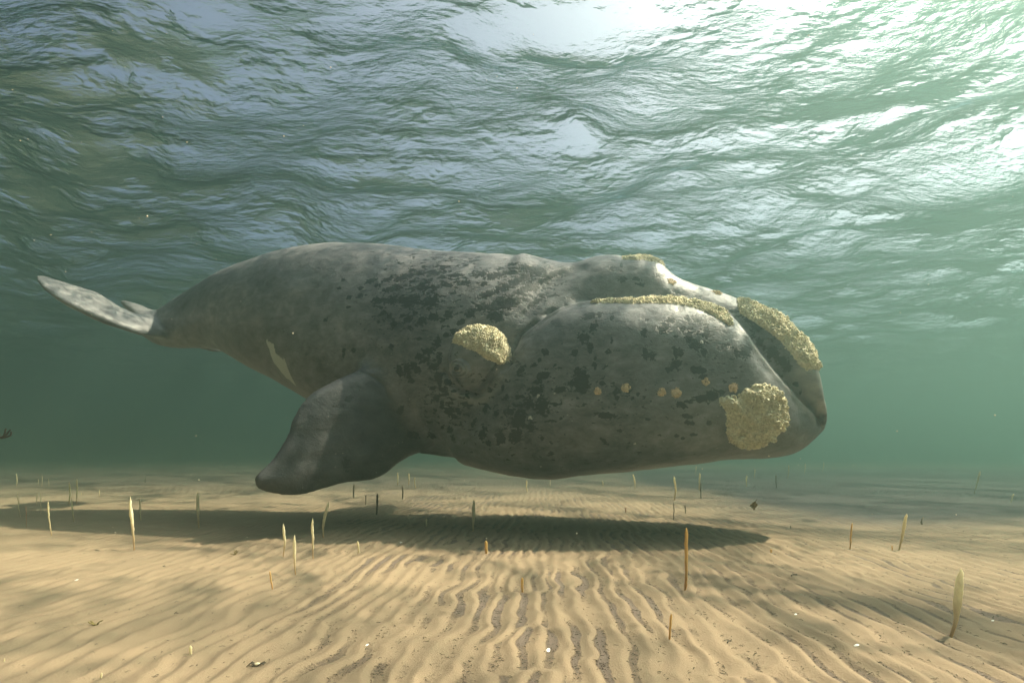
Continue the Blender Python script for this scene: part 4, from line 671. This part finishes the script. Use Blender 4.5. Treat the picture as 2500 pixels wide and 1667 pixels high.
def whale_parts(root, v, q, n):
    def poly_test(poly, lmin=-9, lmax=9, side=0, grow=.012):
        poly = np.array(poly)
        def t(P):
            d = poly_dist(P[:, 0], P[:, 2], poly) + grow; al = P[:, 1] * (side or 1) if side else np.abs(P[:, 1])
            return np.where((al > lmin) & (al < lmax), d, -1)
        return t
    eb, _ = region_poly('eyebrow'); ch, _ = region_poly('chin'); lc, _ = region_poly('lipc'); bo, _ = region_poly('bonnet')
    bo = np.concatenate([bo[6:], [[-.82, 2.66], [-.74, 2.84], [-.5, 2.8], [-.2, 2.62], [.0, 2.35], [.02, 1.95], [-.02, 1.84]]])
    for sd, tag in ((-1, 'near'), (1, 'far')):
        k = 1 if sd < 0 else .3
        su = 4 if sd < 0 else 2
        crust(root, v, q, n, 'eyebrow_callosity', poly_test(eb, .6, 9, sd), .06, .032, su, int(2600*k), CRUST, .95, 3)
        crust(root, v, q, n, 'chin_callosity', poly_test(ch, .3, 9, sd), .07, .05, su, int(1300*k), CRUST, 1.25, 5, int(70*k))
        crust(root, v, q, n, 'lip_callosity', poly_test(lc, .5, 9, sd), .03, .018, su, int(2400*k), CRUST, 1.0, 7)
    crust(root, v, q, n, 'bonnet_callosity', poly_test(bo, -1, .7, 0, .04), .06, .035, 4, 5200, CRUST, 1.15, 11)
    crust(root, v, q, n, 'blowhole_callosity', poly_test([(-2.16, 3.37), (-2.0, 3.33), (-1.8, 3.30), (-1.66, 3.26), (-1.62, 3.4), (-1.7, 3.7), (-2.2, 3.7)], -1, .6), .05, .025, 4, 1500, CRUST, .9, 13)
    tree_n = 0
    for kind, ks, kl, kz, r in DATA['knobs']:
        tree_n += 1
        c = np.array([ks, kl, kz])
        t = lambda P, c=c, r=r: r - np.linalg.norm(P - c, axis=1)
        crust(root, v, q, n, 'callosity_knob' if kind == 'k' else 'barnacle', t, r*.9, .032 if kind == 'k' else .012, 5, 46 if kind == 'k' else 8,
              KNOB if kind == 'k' else BARN, .7 if kind == 'k' else .35, 20 + tree_n, 0)
    # eyes
    for sd in (-1, 1):
        ey = np.array(DATA['eye']); k = int(np.argmin(np.hypot(v[:, 0] - ey[0], v[:, 2] - ey[2]) + 9.0*(v[:, 1]*sd < .7)))
        c = v[k]; nn = n[k]
        u = np.cross(nn, [0, 0, 1.0]); u /= np.linalg.norm(u); w = np.cross(nn, u)
        vs, fs = [], []
        for a in range(13):
            th = math.pi * a / 12
            for b in range(20):
                ph = 2*math.pi*b/20
                vs.append(c + .034*(u*math.sin(th)*math.cos(ph) + w*math.sin(th)*math.sin(ph)*.8 + nn*(math.cos(th)*.8)) + nn*.018)
        for a in range(12):
            for b in range(20): fs.append([a*20+b, a*20+(b+1) % 20, (a+1)*20+(b+1) % 20, (a+1)*20+b])
        add('eye', mesh_np('whale_eye', np.array(vs), fs), EYE, root)
        # folded lids: concentric creases round the eyeball
        rr = np.linspace(.018, .125, 34) * 1.0; gs = 1.25; th = np.arange(56) * 2*np.pi/56
        prof = .014 + .018*np.exp(-((rr-.026)/.006)**2) - .018*np.exp(-((rr-.040)/.006)**2) + .020*np.exp(-((rr-.058)/.009)**2) - .020*np.exp(-((rr-.077)/.006)**2) + .010*np.exp(-((rr-.090)/.010)**2) - .006*sstep(.018, .022, -rr) - .05*sstep(.095, .125, rr)
        Rr, Th = np.meshgrid(rr, th, indexing='ij')
        wob = 1 + .07*np.cos(2*Th + .6) + .04*np.sin(3*Th)
        hh = prof[:, None] * (1 + .35*np.sin(Th*1 + 1.2)) + .0015*noise3(np.cos(Th)*6, np.sin(Th)*6, Rr*60)
        kk = np.clip(Rr*wob, 0, 1)
        pts = c + gs * kk[..., None]*(np.cos(Th)[..., None]*u*1.06 + np.sin(Th)[..., None]*w*.9)
        # follow the skin below
        loc = v[np.linalg.norm(v - c, axis=1) < .25]; A3 = np.stack([np.ones(len(loc)), (loc-c)@u, (loc-c)@w, ((loc-c)@u)**2, ((loc-c)@w)**2, ((loc-c)@u)*((loc-c)@w)], 1)
        co = np.linalg.lstsq(A3, (loc-c)@nn, rcond=None)[0]
        a_, b_ = (pts-c)@u, (pts-c)@w
        base = co[0] + co[1]*a_ + co[2]*b_ + co[3]*a_**2 + co[4]*b_**2 + co[5]*a_*b_
        pts = pts + (base + hh * 1.5)[..., None]*nn
        m_ = 56; fl_ = [[i*m_+j, (i+1)*m_+j, (i+1)*m_+(j+1) % m_, i*m_+(j+1) % m_] for i in range(33) for j in range(m_)]
        V3 = pts.reshape(-1, 3)
        add('eyelid', mesh_np('eyelid', V3, fl_, True, {'spot': np.full(len(V3), -1.0), 'zone': np.full(len(V3), -2.0), 'blaze': np.full(len(V3), -1.0), 'dark': np.full(len(V3), .0), 'pale': np.full(len(V3), .5) * (.4 + .6*np.clip(1 - np.linalg.norm(V3 - c, axis=1)/.13, 0, 1))}), SKIN, root)

EYE = mat_simple('wet_dark_eye', (.02, .018, .015), .08, .6, .2)
root, wv, wq, wn = build_whale()
whale_parts(root, wv, wq, wn)

# ---------------------------------------------------------------- tubes of burrowing worms standing in the sand
def tube_mat(name, top, low):
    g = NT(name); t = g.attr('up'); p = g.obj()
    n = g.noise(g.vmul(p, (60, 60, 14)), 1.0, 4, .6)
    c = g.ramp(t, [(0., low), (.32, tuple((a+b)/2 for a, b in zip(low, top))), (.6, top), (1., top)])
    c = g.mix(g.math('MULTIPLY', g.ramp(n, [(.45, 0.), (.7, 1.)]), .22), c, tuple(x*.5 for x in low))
    s = g.n('BsdfPrincipled', {'Base Color': c, 'Roughness': .55, 'Specular IOR Level': .3, 'Normal': g.bump(n, .5, .004)})
    tl = g.n('BsdfTranslucent', {'Color': c})
    return g.surf(g.n('MixShader', {0: .45, 1: s.outputs[0], 2: tl.outputs[0]}).outputs[0])
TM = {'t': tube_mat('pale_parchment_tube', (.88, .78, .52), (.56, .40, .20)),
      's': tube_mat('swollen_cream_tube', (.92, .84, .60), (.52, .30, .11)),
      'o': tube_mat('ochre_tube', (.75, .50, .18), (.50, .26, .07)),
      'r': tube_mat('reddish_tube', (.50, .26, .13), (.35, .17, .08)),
      'd': tube_mat('dark_brown_tube', (.20, .17, .12), (.12, .10, .07))}  # dark brown tube, darker towards the foot
def make_tube(kind, dx, top, rad, seed):
    r = np.random.default_rng(seed); rows, seg = 22, 10
    t = np.linspace(0, 1, rows)
    if kind == 's': pr = np.interp(t, [0, .08, .25, .5, .75, .92, .97, 1], [.34, .33, .48, .86, 1.0, .72, .30, .10])
    elif kind == 't': pr = np.interp(t, [0, .2, .5, .8, .94, 1], [.5, .62, .85, 1, .8, .15])
    elif kind == 'd': pr = np.interp(t, [0, .2, .6, .9, 1], [.7, .75, .95, 1, .4])
    else: pr = np.interp(t, [0, .3, .7, .93, 1], [.72, .85, 1, .95, .3])
    pr = pr * (1 + .06 * r.normal(size=rows))
    bend = r.normal(0, .035) * top
    vs = []; ln = top + .03
    wob = np.cumsum(r.normal(0, .0012, (rows, 2)), 0) * (top / .3)
    for i, k in enumerate(t):
        cx = dx * k + bend * math.sin(math.pi * k) + wob[i, 0]; cy = wob[i, 1] + r.normal() * 0
        for b in range(seg):
            a = 2*math.pi*b/seg; q = rad * pr[i] * (1 + .05 * r.normal())
            vs.append((cx + q*math.cos(a), cy + q*math.sin(a)*.85, -.03 + ln*k))
    fs = [[i*seg+b, i*seg+(b+1) % seg, (i+1)*seg+(b+1) % seg, (i+1)*seg+b] for i in range(rows-1) for b in range(seg)]
    vs.append((dx + wob[-1, 0], wob[-1, 1], top + rad*.25)); e = len(vs) - 1; b0 = (rows-1)*seg
    fs += [[b0+b, b0+(b+1) % seg, e, e] for b in range(0, seg)]
    fs = np.array(fs); up = np.append(np.repeat(t, seg), 1.0)
    me = bpy.data.meshes.new('worm_tube')
    me.from_pydata([tuple(map(float, x)) for x in vs], [], [tuple(int(y) for y in dict.fromkeys(x)) for x in fs.tolist()])
    me.polygons.foreach_set('use_smooth', [True]*len(me.polygons))
    at = me.attributes.new('up', 'FLOAT', 'POINT'); at.data.foreach_set('value', up.astype(np.float32))
    return me
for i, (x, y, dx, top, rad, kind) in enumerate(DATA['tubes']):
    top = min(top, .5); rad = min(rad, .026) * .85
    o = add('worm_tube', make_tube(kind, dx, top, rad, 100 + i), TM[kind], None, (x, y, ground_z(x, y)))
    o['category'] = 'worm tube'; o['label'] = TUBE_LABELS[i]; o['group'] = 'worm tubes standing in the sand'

# ---------------------------------------------------------------- scraps of weed, shells, sticks
def frond(size, lobes, seed, thick=.002):
    """a torn piece of weed: lobed outline, curled, with thickness"""
    r = np.random.default_rng(seed); n = 40; vs = []; ring = []
    for i in range(n):
        a = 2*math.pi*i/n
        q = size * (.55 + .25*abs(math.sin(lobes*a/2 + 1)) + .16*r.random())
        ring.append((q*math.cos(a), q*math.sin(a)))
    for sgn in (1, -1):
        vs.append((0, sgn*thick, 0))
        for k in (.5, 1):
            for x, z in ring:
                vs.append((x*k, sgn*thick + .35*size*math.sin(2.2*x*k/size)*k + .15*size*math.cos(3*z*k/size), z*k))
    fs = []
    for b, fl in ((0, 0), (1 + 2*n, 1)):
        for i in range(n):
            j = (i+1) % n
            t = [(b, b+1+i, b+1+j), (b+1+i, b+1+n+i, b+1+n+j, b+1+j)]
            fs += [x[::-1] if fl else x for x in t]
    B = 1 + 2*n
    for i in range(n):
        j = (i+1) % n; fs.append((1+n+i, B+1+n+i, B+1+n+j, 1+n+j))
    me = bpy.data.meshes.new('weed'); me.from_pydata(vs, [], fs); me.update(); return me
BROWN = mat_simple('brown_weed', (.13, .085, .025), .6, .3, .4, 60)
OLIVE = mat_simple('olive_weed', (.20, .15, .05), .6, .3, .4, 60)
DARKW = mat_simple('dark_weed', (.045, .03, .022), .7, .2, .4, 60)
SHELL = mat_simple('white_shell', (.85, .84, .80), .35, .5, .1, 90)
WOOD = mat_simple('waterlogged_twig', (.06, .045, .035), .8, .2, .4, 120)

def unpix(u, v, d):
    """point at depth d along the viewing direction (u right, v up), used once to set distances"""
    p = math.radians(PITCH); return (u*d, (math.cos(p) - v*math.sin(p))*d, HC + (math.sin(p) + v*math.cos(p))*d)

def weed(name, loc, size, lobes, seed, mat, label, rz=0, stalk=True):
    o = add(name, frond(size, lobes, seed), mat, None, loc); o.rotation_euler = (.2, .3, rz)
    o['category'] = 'seaweed'; o['label'] = label
    if stalk:
        pts = [(0, 0, size*.4), (size*.05, 0, size*1.0), (size*.18, .0, size*1.45)]
        add('stem', tube_path(pts, size*.07), mat, o)
    return o

def tube_path(pts, rad, seg=6):
    pts = np.array(pts, float); vs = []; n = len(pts)
    for i, p in enumerate(pts):
        d = pts[min(i+1, n-1)] - pts[max(i-1, 0)]; d /= np.linalg.norm(d) + 1e-9
        u = np.cross(d, [.31, .9, .2]); u /= np.linalg.norm(u) + 1e-9; w = np.cross(d, u)
        q = rad * (1 - .5*i/max(1, n-1))
        for b in range(seg):
            a = 2*math.pi*b/seg; vs.append(p + q*(u*math.cos(a) + w*math.sin(a)))
    fs = [(i*seg+b, i*seg+(b+1) % seg, (i+1)*seg+(b+1) % seg, (i+1)*seg+b) for i in range(n-1) for b in range(seg)]
    fs += [tuple(range(seg))[::-1], tuple((n-1)*seg + b for b in range(seg))]
    me = bpy.data.meshes.new('path'); me.from_pydata([tuple(map(float, v)) for v in vs], [], fs); me.update(); return me

weed('drifting_seaweed', unpix(.473, -.320, 5.2), .050, 4, 2, BROWN, 'brown heart-shaped scrap of seaweed drifting over pale sand below the chin')
weed('drifting_seaweed', unpix(.801, -.350, 6.3), .055, 5, 5, BROWN, 'blurred brown scrap of seaweed drifting by sand with painted shade at right', .6, False)
def branchy(name, loc, size, seed, mat, label, cat='seaweed'):
    r = np.random.default_rng(seed); root_ = add(name, None, None, None, loc); root_['category'] = cat; root_['label'] = label
    for k in range(5):
        a = r.uniform(-1.2, 1.2) + (math.pi if k % 2 else 0); p = [np.zeros(3)]
        for s_ in range(5):
            a += r.normal(0, .35); p.append(p[-1] + size*.22*np.array([math.cos(a), r.normal(0, .3), abs(math.sin(a))*.8]))
        add('branch', tube_path(p, size*.10), mat, root_)
    return root_
branchy('floating_weed', unpix(-.997, -.188, 5.0), .11, 4, DARKW, 'dark ragged clump of weed floating at the left edge above the sand')
def on_sand(x, y, dz=0): return (x, y, ground_z(x, y) + dz)
branchy('weed_sprig', on_sand(-2.238, 3.022), .05, 8, OLIVE, 'small olive sprig of weed rooted in bare sand at lower left')
branchy('weed_sprig', on_sand(-2.455, 4.842), .05, 9, OLIVE, 'low olive scrap of weed lying between spindle tube and tube trio')

def crab(loc, size):
    ro = add('crab', None, None, None, loc); ro['category'] = 'crab'; ro['label'] = 'small pale crab with thin dark legs on the sand at lower left'
    vs, fs = [], []
    for a in range(9):
        t = math.pi*a/8
        for b in range(14):
            p = 2*math.pi*b/14; vs.append((size*math.sin(t)*math.cos(p), size*.75*math.sin(t)*math.sin(p), size*.45*math.cos(t) + size*.5))
    for a in range(8):
        for b in range(14): fs.append([a*14+b, (a+1)*14+b, (a+1)*14+(b+1) % 14, a*14+(b+1) % 14])
    add('shell', mesh_np('crab_shell', np.array(vs), fs), mat_simple('crab_shell', (.55, .48, .32), .5, .4, .4, 200), ro)
    for sd in (-1, 1):
        for k in range(4):
            a = (-.7 + .45*k); x = sd*size*.8; y = math.sin(a)*size*.6
            add('leg', tube_path([(x, y, size*.5), (x + sd*size*1.1, y*1.8, size*1.0), (x + sd*size*2.1, y*2.6, size*.02)], size*.16), WOOD, ro)
        add('claw', tube_path([(sd*size*.6, -size*.5, size*.5), (sd*size*1.0, -size*1.2, size*.6), (sd*size*.5, -size*1.7, size*.4)], size*.26), WOOD, ro)
crab(on_sand(-1.118, 2.495), .014)

def shell(x, y, size, rz, label):
    vs, fs, n, m_ = [], [], 16, 6
    for side in (0, 1):
        for i in range(m_ + 1):
            q = i/m_
            for b in range(n):
                a = 2*math.pi*b/n; rib = 1 + .06*math.cos(a*8)*q
                vs.append((size*q*math.cos(a)*rib*1.4, size*q*math.sin(a)*rib*.7, size*.45*(1 - q*q)*(1 if side == 0 else .72)))
    for side in (0, 1):
        o_ = side*(m_+1)*n
        for i in range(m_):
            for b in range(n):
                f = [o_+i*n+b, o_+(i+1)*n+b, o_+(i+1)*n+(b+1) % n, o_+i*n+(b+1) % n]; fs.append(f[::-1] if side else f)
    o = add('seashell', mesh_np('seashell', np.array(vs), fs), SHELL, None, on_sand(x, y, .002)); o.rotation_euler = (.15, -.2, rz)
    o['category'] = 'shell'; o['label'] = label; o['group'] = 'shells scattered on the sand'
shell(1.649, 2.704, .010, .1, 'brightest long white shell on the ripples at lower right')
shell(1.615, 3.181, .008, .5, 'small white shell above the long one, right foreground ripples')
shell(-3.098, 3.92, .010, .2, 'small white shell on smooth sand at far left')
shell(-1.139, 5.553, .013, .0, 'white shell speck by the front edge of the shadow, under the flipper')
shell(-.694, 2.70, .007, .9, 'tiny round cream shell in the foreground, left of the centre ripples')
shell(2.62, 3.05, .007, .4, 'small pale shell at the right edge of the foreground sand')
shell(.167, 2.631, .013, 1.2, 'brown-rimmed round shell half buried between foreground ripples, centre')

def twig(x, y, L, rz, label, forks=2):
    ro = add('twig', None, None, None, on_sand(x, y, .008)); ro.rotation_euler = (0, 0, rz); ro['category'] = 'twig'; ro['label'] = label; ro['group'] = 'twigs lying on the sand'
    add('stem', tube_path([(-L/2, 0, 0), (-L/6, .004, .006), (L/6, -.003, .004), (L/2, .002, 0)], L*.10), WOOD, ro)
    for k in range(forks): add('branch', tube_path([(L*(-.2+.3*k), 0, .003), (L*(-.05+.3*k), L*.2*(-1)**k, .012)], L*.05), WOOD, ro)
twig(2.065, 4.022, .055, .3, 'dark forked twig lying on ripples behind the foreground, right of the tall ochre tube')
twig(1.055, 2.735, .035, .6, 'small dark twig near the bottom, right of the short ochre tube')
twig(-1.9, 3.158, .022, .2, 'tiny dark twig on smooth sand left of the orange tube')
twig(-2.758, 4.347, .03, -.4, 'small dark twig between the shell at far left and the tube trio')

# ---------------------------------------------------------------- loose fibres and specks: nobody could count them
def fibres():
    r = np.random.default_rng(77); N = 26000
    R_ = 2.0 * (4.2) ** r.random(N); A0 = r.uniform(-.82, .95, N)
    x, y = R_*np.sin(A0), R_*np.cos(A0)
    h, tr = seabed_height(x, y); keep = r.random(N) < (tr*1.5 + .012)
    x, y, h = x[keep], y[keep], h[keep]; n = len(x)
    L = r.uniform(.006, .020, n)*(1 + .05*R_[keep]); th = r.uniform(0, math.pi, n); w = r.uniform(.0005, .0012, n)*(1 + .12*R_[keep])
    d = np.stack([np.cos(th), np.sin(th)], 1); p = np.stack([-d[:, 1], d[:, 0]], 1)
    vs = np.zeros((n, 9, 3))
    bow = r.normal(0, .25, n)*L
    for i, t in enumerate((-.5, 0, .5)):
        c = np.stack([x, y], 1) + d*(L*t)[:, None] + p*(bow*(1 - abs(2*t)))[:, None]
        zz = h + .002 + (.006*r.random(n) if i == 1 else .001*r.random(n))
        for j, (a, b) in enumerate(((-1, 0), (1, 0), (0, 1.2))):
            vs[:, i*3+j, :2] = c + p*(w*a)[:, None]; vs[:, i*3+j, 2] = zz + w*b
    f = []
    for i in (0, 1):
        for j in range(3):
            k = (j+1) % 3; f.append([i*3+j, i*3+k, (i+1)*3+k, (i+1)*3+j])
    F = (np.arange(n)[:, None, None]*9 + np.array(f)[None]).reshape(-1, 4)
    o = add('plant_debris', mesh_np('plant_debris', vs.reshape(-1, 3), F, False), mat_simple('plant_debris', (.085, .062, .05), .9, .1, .5, 90)); o['kind'] = 'stuff'
fibres()

def specks():
    r = np.random.default_rng(5); N = 380
    d = r.uniform(1.2, 9, N)**1.0; u = r.uniform(-1.1, 1.1, N); v = r.uniform(-.45, .62, N)
    oc = np.array([(1, 0, 0), (-1, 0, 0), (0, 1, 0), (0, -1, 0), (0, 0, 1), (0, 0, -1)], float)
    tri = [(0, 2, 4), (2, 1, 4), (1, 3, 4), (3, 0, 4), (2, 0, 5), (1, 2, 5), (3, 1, 5), (0, 3, 5)]
    V, Fc = [], []
    for i in range(N):
        c = np.array(unpix(u[i], v[i], d[i]))
        if c[2] < .25 or c[2] > WATER_Z - 1: continue
        s = r.uniform(.0010, .0028) * (1.8 if r.random() < .05 else 1)
        b = len(V)*6; V.append(c + oc*s*r.uniform(.6, 1.3, (6, 1))); Fc += [tuple(b + q for q in t) for t in tri]
    o = add('suspended_specks', mesh_np('suspended_specks', np.concatenate(V), Fc), mat_simple('pale_speck', (.62, .58, .45), .8, .1, .2)); o['kind'] = 'stuff'
specks()
